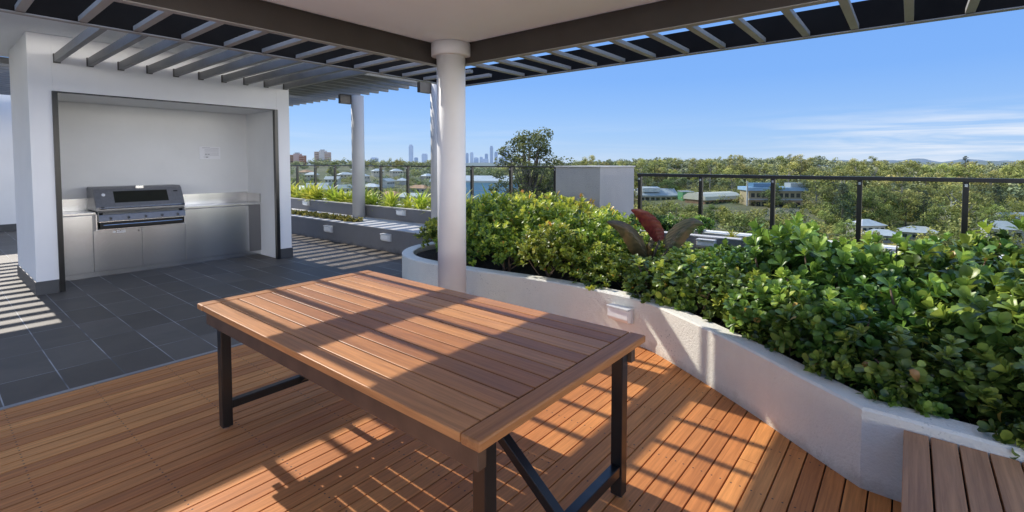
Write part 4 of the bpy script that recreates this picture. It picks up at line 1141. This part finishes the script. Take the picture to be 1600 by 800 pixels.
# brown brick building with cream curved roof
t = local_thing("brick_hall", "brown brick building under a rounded cream roof", "building", 1130, 300, turn=0.45)
zt = (1.62 - 57 / 763 * 300) - t.location.z
part(t, MB().box(-15, 15, 0, 16, -4, zt), "wall", M['brownwall'])
part(t, MB().extrude([(-0.9, zt), (16.8, zt), (16.6, zt + 2.2), (13, zt + 3.9), (8, zt + 4.4), (3, zt + 3.9), (-0.7, zt + 2.2)], 0, -15.6, 15.6), "roof", plain("cream_roof", (0.60, 0.56, 0.46), 0.6, var=0.06, scale=0.3))
for k_ in range(8): part(t, MB().box(-14 + k_ * 3.6, -12 + k_ * 3.6, -0.16, -0.02, zt - 2.6, zt - 1.0), "window", M['hwin'])
KEEP.append((1090, 1170, 318, 300))
# modern tan and blue building
t = local_thing("office_building", "modern tan building with blue flat roof and white mast", "building", 1213, 280, turn=-0.1)
zt = (1.62 - 43 / 763 * 280) - t.location.z
part(t, MB().box(-15, 14, 0, 14, -6, zt - 0.1), "wall", M['sand'])
part(t, MB().box(-16, 17, -1.4, 15, zt - 0.05, zt + 1.9), "roof", plain("blue_fascia", (0.32, 0.47, 0.66), 0.5, var=0.08, scale=0.3))
part(t, MB().box(-12, 2, 1, 10, zt + 1.92, zt + 4.2), "plant_room", plain("dark_blue_panel", (0.10, 0.20, 0.32), 0.4))
part(t, MB().box(8, 16, 0, 8, zt + 1.92, zt + 4.4), "plant_room", M['roofs'][1])
part(t, MB().box(-15.2, 14.2, -0.9, -0.1, zt - 5.4, zt - 4.7), "balcony", M['roofs'][0])
for k_ in range(9):
    for zz in (zt - 3.9, zt - 9.0):
        part(t, MB().box(-13.6 + k_ * 3.1, -11.6 + k_ * 3.1, -0.1, -0.02, zz, zz + 2.4), "window", M['hwin'])
part(t, MB().box(-16.6, -15.9, -1.6, -0.9, -6, zt + 5.5), "mast", M['hwalls'][1])
KEEP.append((1166, 1258, 322, 280))
# apartment blocks on the left horizon
def tower_block(label, px, ytop, wpx, r_, mats):
    t = local_thing("apartment_block", label, "building", px, r_)
    z1 = 1.62 + (255 - ytop) / 763 * r_ - t.location.z; wd = wpx / 763 * r_
    part(t, MB().box(-wd * 0.16, wd * 0.2, -1.0, 12, -6, z1 + 2), "stair_tower", mats[0])
    part(t, MB().box(-wd / 2, -wd * 0.162, 0, 11, -6, z1), "wall", mats[1])
    part(t, MB().box(wd * 0.202, wd / 2, 0, 11, -6, z1 - 1), "wall", mats[1])
    nst = int(z1 / 3.1)
    for k_ in range(max(1, nst - 9), nst):
        part(t, MB().box(wd * 0.202, wd / 2 + 0.8, -1.6, -0.02, k_ * 3.1, k_ * 3.1 + 0.9), "balcony", mats[0])
        part(t, MB().box(-wd / 2 + 1.5, -wd * 0.2, -0.1, -0.02, k_ * 3.1 + 0.6, k_ * 3.1 + 2.0), "window", M['hwin'])
    part(t, MB().box(-wd * 0.1, wd * 0.12, 1, 8, z1 + 2.02, z1 + 4), "plant_room", M['roofs'][1])
    KEEP.append((px - wpx / 2, px + wpx / 2, 251, r_))
tower_block("white and brown apartment tower rising above the suburb", 503, 237, 23, 900, (M['hwalls'][1], plain("brown_render", (0.42, 0.33, 0.28), 0.8)))
tower_block("brick apartment block at the left horizon beside the alcove", 463, 242, 24, 820, (plain("pink_render", (0.46, 0.35, 0.32), 0.8), M['brownwall']))
# city skyline
sk_spots = [(642, 226, 6, 0), (663, 240, 8, 0), (650, 246, 5, 1), (730, 239, 4, 1), (737, 238, 5, 0), (744, 246, 7, 0), (752, 245, 5, 0), (760, 240, 5, 1), (768, 228, 5, 1), (775, 237, 5, 1), (782, 245, 6, 0), (789, 232, 11, 0), (757, 248, 12, 0), (800, 246, 6, 0), (584, 246, 10, 0), (700, 244, 8, 0)]
for i, (px, yt, wpx, kd) in enumerate(sk_spots):
    D_ = 5600 + (i % 4) * 150
    lab = {642: "tallest slim hazy city tower, standing apart left of the front column", 768: "tallest hazy tower of the main skyline cluster", 789: "broad hazy flat-topped tower beside the tall open tree"}.get(px, "hazy blue city tower on the far skyline")
    t = local_thing("city_tower", lab, "tower", px, D_, -30)
    if px not in (642, 768, 789): t['group'] = "city skyline towers"
    z1 = 1.62 + (255 - yt) / 763 * D_ + 30; wd = wpx / 763 * D_
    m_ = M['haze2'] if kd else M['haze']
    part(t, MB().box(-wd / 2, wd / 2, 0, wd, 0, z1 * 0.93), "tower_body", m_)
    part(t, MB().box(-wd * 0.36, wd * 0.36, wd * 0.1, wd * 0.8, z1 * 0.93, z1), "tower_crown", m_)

# ------------------------------------------------------------------ trees
def cards(nr, centers, radii, per, size, lvb, flat=0.75):
    n_ = len(centers); tot = n_ * per
    idx = np.repeat(np.arange(n_), per)
    d = unit(nr.normal(0, 1, (tot, 3))); s = nr.uniform(0.35, 1.0, tot) ** 0.6
    off = d * s[:, None] * radii[idx][:, None]; off[:, 2] *= flat
    c = centers[idx] + off
    nrm = unit(d * 0.7 + np.array([0, 0, 0.5]) + nr.normal(0, 0.5, (tot, 3)))
    ref = unit(nr.normal(0, 1, (tot, 3)))
    a = unit(np.cross(nrm, ref)); b = np.cross(nrm, a)
    sz = size * nr.uniform(0.6, 1.3, tot)
    V = np.stack([c - a * sz[:, None] * 0.5, c + b * sz[:, None] * 0.32, c + a * sz[:, None] * 0.5, c - b * sz[:, None] * 0.32], 1).reshape(-1, 3)
    F = np.arange(tot * 4).reshape(-1, 4)
    lv = (lvb[idx] + 0.34 * d[:, 2] * s + nr.normal(0, 0.07, tot)).clip(0, 0.92)  # clump tops lighter and undersides darker, shading put into the leaf tone
    return V, F, np.repeat(lv, 4)

def tree_meshes(seed, h, w, kind, leafm, barkm, clumps=26, per=70, size=0.6):
    nr_ = np.random.default_rng(seed)
    C = []; Rr = []
    s = MB()
    if kind == 'pine':
        for k_ in range(clumps):
            t_ = k_ / clumps; zz = h * (0.25 + 0.75 * t_); rr = w * 0.5 * (1 - t_) ** 0.8 + 0.25
            for q in range(4):
                a = nr_.uniform(0, 6.28); C.append((math.cos(a) * rr * 0.7, math.sin(a) * rr * 0.7, zz)); Rr.append(rr * 0.45 + 0.3)
        s.tube([(0, 0, -2), (0, 0, h * 0.5), (0, 0, h * 0.97)], [0.35, 0.25, 0.06], 7)
        per = max(12, per // 4)
    else:
        lo, hi = {'gum': (0.42, 0.97), 'dense': (0.2, 0.96), 'open': (0.36, 0.98)}[kind]
        tk = []
        for k_ in range(clumps):
            t_ = (k_ + nr_.uniform(0, 1)) / clumps
            zz = h * (lo + (hi - lo) * t_)
            env = math.sin(math.pi * (0.12 + 0.8 * t_)) ** 0.7
            if kind == 'gum': env = 0.45 + 0.6 * math.sin(math.pi * min(1, 0.25 + 0.68 * t_))
            rr = w * 0.5 * env * math.sqrt(nr_.uniform(0.1, 1)); a = nr_.uniform(0, 6.28)
            C.append((math.cos(a) * rr, math.sin(a) * rr, zz)); Rr.append(nr_.uniform(0.10, 0.19) * w * (0.8 if kind == 'open' else 1.0))
        lean = nr_.normal(0, 0.03, 2) * h
        fork = h * (lo * 0.75)
        f0 = np.array([lean[0] * 0.5, lean[1] * 0.5, fork]); tipz = np.array([lean[0], lean[1], h * 0.86])
        r0 = 0.022 * h
        s.tube([(0, 0, -2), (lean[0] * 0.2, lean[1] * 0.2, fork * 0.5), f0, (f0 + tipz) / 2 + nr_.normal(0, 0.3, 3), tipz], [r0 * 1.15, r0 * 0.9, r0 * 0.75, r0 * 0.42, r0 * 0.1], 7)
        for c in C[::2]:
            c = np.array(c); st = f0 + (tipz - f0) * max(0.0, min(0.75, (c[2] - fork) / (h - fork) - 0.25))
            mid = (st + c) / 2 + np.array([0, 0, -0.03 * h]) + nr_.normal(0, 0.2, 3)
            s.tube([st, mid, c], [r0 * 0.42, r0 * 0.26, r0 * 0.08], 5)
    C = np.array(C); Rr = np.array(Rr)
    lvb = (nr_.uniform(0.12, 0.5, len(C)) + 0.34 * ((C[:, 2] / h) - 0.35)).clip(0, 1)  # higher clumps paler, top light painted into the crown
    V, F, l_ = cards(nr_, C, Rr, per, size, lvb, 0.7)
    cm_ = mesh_np("crown", V, F, l_, leafm, False)
    tm = bpy.data.meshes.new("trunk"); tm.from_pydata([tuple(v) for v in s.v], [], s.f); tm.materials.append(barkm)
    for p_ in tm.polygons: p_.use_smooth = True
    return cm_, tm, h, w
KINDS = [
    (tree_meshes(101, 14, 11, 'gum', M['gum'], M['gumbark']), "olive crowned gum tree in the bushland beyond the balustrade", "gum_tree"),
    (tree_meshes(102, 16, 12, 'gum', M['gum'], M['palebark'], 26, 68), "tall pale stemmed gum tree in the bushland beyond the balustrade", "gum_tree"),
    (tree_meshes(103, 11, 11, 'dense', M['dense'], M['gumbark'], 30, 70), "dense dark green round tree in the bushland beyond the balustrade", "broadleaf_tree"),
    (tree_meshes(104, 10, 10, 'dense', M['yellowish'], M['gumbark'], 28, 70), "yellow-green bushy tree in the bushland beyond the balustrade", "broadleaf_tree"),
    (tree_meshes(105, 13, 13, 'dense', M['gum'], M['gumbark'], 34, 66, 0.65), "broad olive spreading tree in the bushland beyond the balustrade", "broadleaf_tree"),
    (tree_meshes(106, 15, 7, 'pine', M['pine'], M['gumbark'], 20, 70, 0.6), "dark narrow conifer among the suburb trees", "conifer_tree"),
]
trng = random.Random(17)
def put_tree(ki, a, r_, sc):
    (cm_, tm, h_, w_), lab, nm = KINDS[ki]
    x, y = polar(a, r_)
    t = thing(nm, lab, "tree", (x, y, ground(a, r_) - 0.3), trng.uniform(0, 6.28), lab.split(" in the ")[0].split(" among ")[0] + "s")
    t.scale = (sc * trng.uniform(0.9, 1.1), sc * trng.uniform(0.9, 1.1), sc)
    obj_from("crown", cm_, t); obj_from("trunk", tm, t)
def blocks(a, r_, h_, w_):
    dep = r_ * math.cos(R(a)); px = 800 + 763 * math.tan(R(a)); half = w_ / 2 / dep * 763
    yt = 255 - (ground(a, r_) + h_ - 1.62) / dep * 763
    for p0, p1, yb, rb in KEEP:
        if r_ < rb + 18 and px + half > p0 and px - half < p1 and yt < yb: return True
    return False
placed = 0; tries = 0; pos = []
while placed < 272 and tries < 20000:
    tries += 1
    a = trng.uniform(-27.5, 49); u = trng.random()
    left = a < -6
    r_ = (125 + 430 * u ** 0.9) if not left else (140 + 560 * u ** 0.8)
    if left and trng.random() < 0.25: continue
    ki = trng.choices(range(6), [5, 3, 3, 2.2, 4, 0.5] if not left else [3, 1, 4, 3, 2, 1])[0]
    sc = trng.uniform(0.8, 1.3) * (0.85 if left else 1.25) * (0.75 if r_ < 180 else 1.0)
    h_, w_ = KINDS[ki][0][2] * sc, KINDS[ki][0][3] * sc
    if blocks(a, r_, h_, w_):
        sc *= trng.uniform(0.35, 0.6); h_, w_ = KINDS[ki][0][2] * sc, KINDS[ki][0][3] * sc
        if blocks(a, r_, h_, w_): continue
    x, y = polar(a, r_)
    if any((x - q[0]) ** 2 + (y - q[1]) ** 2 < ((w_ + q[2]) * 0.26) ** 2 for q in pos): continue
    pos.append((x, y, w_))
    put_tree(ki, a, r_, sc); placed += 1

for k_ in range(34):
    a = trng.choice([trng.uniform(9, 34), trng.uniform(9, 34), trng.uniform(-25, -9), trng.uniform(34, 48)]); r_ = trng.uniform(680, 860)
    sc = trng.uniform(0.8, 1.35); ki = trng.choice([0, 0, 1, 4, 2])
    if blocks(a, r_, KINDS[ki][0][2] * sc, KINDS[ki][0][3] * sc): continue
    put_tree(ki, a, r_, sc)

# understorey of the bushland: scrub too thick to count
nr = np.random.default_rng(404)
Cs, Rs, Lv = [], [], []
n = 0
while n < 3400:
    a = nr.uniform(-28, 50); r_ = 95 + 455 * nr.random() ** 0.8
    if a < -6 and nr.random() < 0.6: continue
    hh = nr.uniform(1.5, 6.5) if r_ > 190 else nr.uniform(0.8, 3)
    if blocks(a, r_, hh + 0.5, 4): continue
    if math.sin(a * 0.9 + r_ * 0.018) + math.sin(r_ * 0.045 - a * 0.5) > 1.45: continue
    x, y = polar(a, r_); g_ = ground(a, r_); base = nr.uniform(0.15, 0.85)
    for k in range(2):
        Cs.append((x + nr.normal(0, 1.4), y + nr.normal(0, 1.4), g_ + hh * (0.35 + 0.35 * k))); Rs.append(hh * 0.42 + 0.6); Lv.append(base + nr.normal(0, 0.08))
    n += 1
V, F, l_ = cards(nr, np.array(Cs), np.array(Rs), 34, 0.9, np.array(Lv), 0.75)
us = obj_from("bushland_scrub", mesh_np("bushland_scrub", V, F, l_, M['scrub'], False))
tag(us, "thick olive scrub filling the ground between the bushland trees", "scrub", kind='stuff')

# tall open tree left of the pier, white trunked gum and the lone pine on the right
def single_tree(meshes, name, label, px, r_, sc=1.0, zoff=0.0):
    a = ang(px); rr = r_ / math.cos(R(a)); x, y = polar(a, rr)
    t = thing(name, label, "tree", (x, y, ground(a, rr) + zoff), 0.6)
    t.scale = (sc * 1.12, sc * 1.12, sc)
    obj_from("crown", meshes[0], t); obj_from("trunk", meshes[1], t)
bt = tree_meshes(211, 31.5, 13.5, 'open', M['bigtree'], M['gumbark'], 110, 95, 0.46)
bt_ = single_tree(bt, "tall_open_tree", "tall open crowned dark tree standing above the balustrade left of the pier", 829, 88)
wt = tree_meshes(213, 19, 12, 'gum', M['gum'], M['whitebark'], 16, 46, 0.5)
single_tree(wt, "white_trunk_gum", "sparse gum tree with a bright white forked trunk", 1487, 172, 1.05)
lp = tree_meshes(214, 25, 11, 'pine', M['pine'], M['gumbark'], 16, 60, 0.7)
single_tree(lp, "lone_conifer", "lone conifer poking above the right horizon", 1508, 420, 1.0, 1.0)

# far forest reads as one mass
nr = np.random.default_rng(303)
Cs, Rs, Lv = [], [], []
n = 0
while n < 2600:
    a = nr.uniform(-30, 52); r_ = 400 + 640 * nr.random() ** 0.9
    px = 800 + 763 * math.tan(R(a))
    if a < -6.5 and r_ < 780 and nr.random() < 0.8: continue
    skip = False
    hh = nr.uniform(6.5, 12) + 5 * (nr.random() < 0.12) 
    yt = 255 - (ground(a, r_) + hh - 1.62) / (r_ * math.cos(R(a))) * 763
    for p0, p1, yb, rb in KEEP:
        if (rb > 400 or px < 720) and p0 - 2 < px < p1 + 2 and r_ < rb and yt < yb: skip = True
    if skip: continue
    x, y = polar(a, r_); g_ = ground(a, r_)
    base = nr.uniform(0.2, 0.8)
    for k in range(3):
        Cs.append((x + nr.normal(0, 2.2), y + nr.normal(0, 2.2), g_ + hh * (0.45 + 0.16 * k))); Rs.append(nr.uniform(2.2, 4.0)); Lv.append(0.5 * base + 0.04 + 0.17 * k + nr.normal(0, 0.05))  # upper clumps lighter, painted as lit treetops
    n += 1
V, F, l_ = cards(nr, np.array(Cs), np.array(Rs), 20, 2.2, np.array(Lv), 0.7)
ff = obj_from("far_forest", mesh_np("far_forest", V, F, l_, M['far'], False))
tag(ff, "far wooded ridge of olive treetops along the horizon", "forest", kind='stuff')
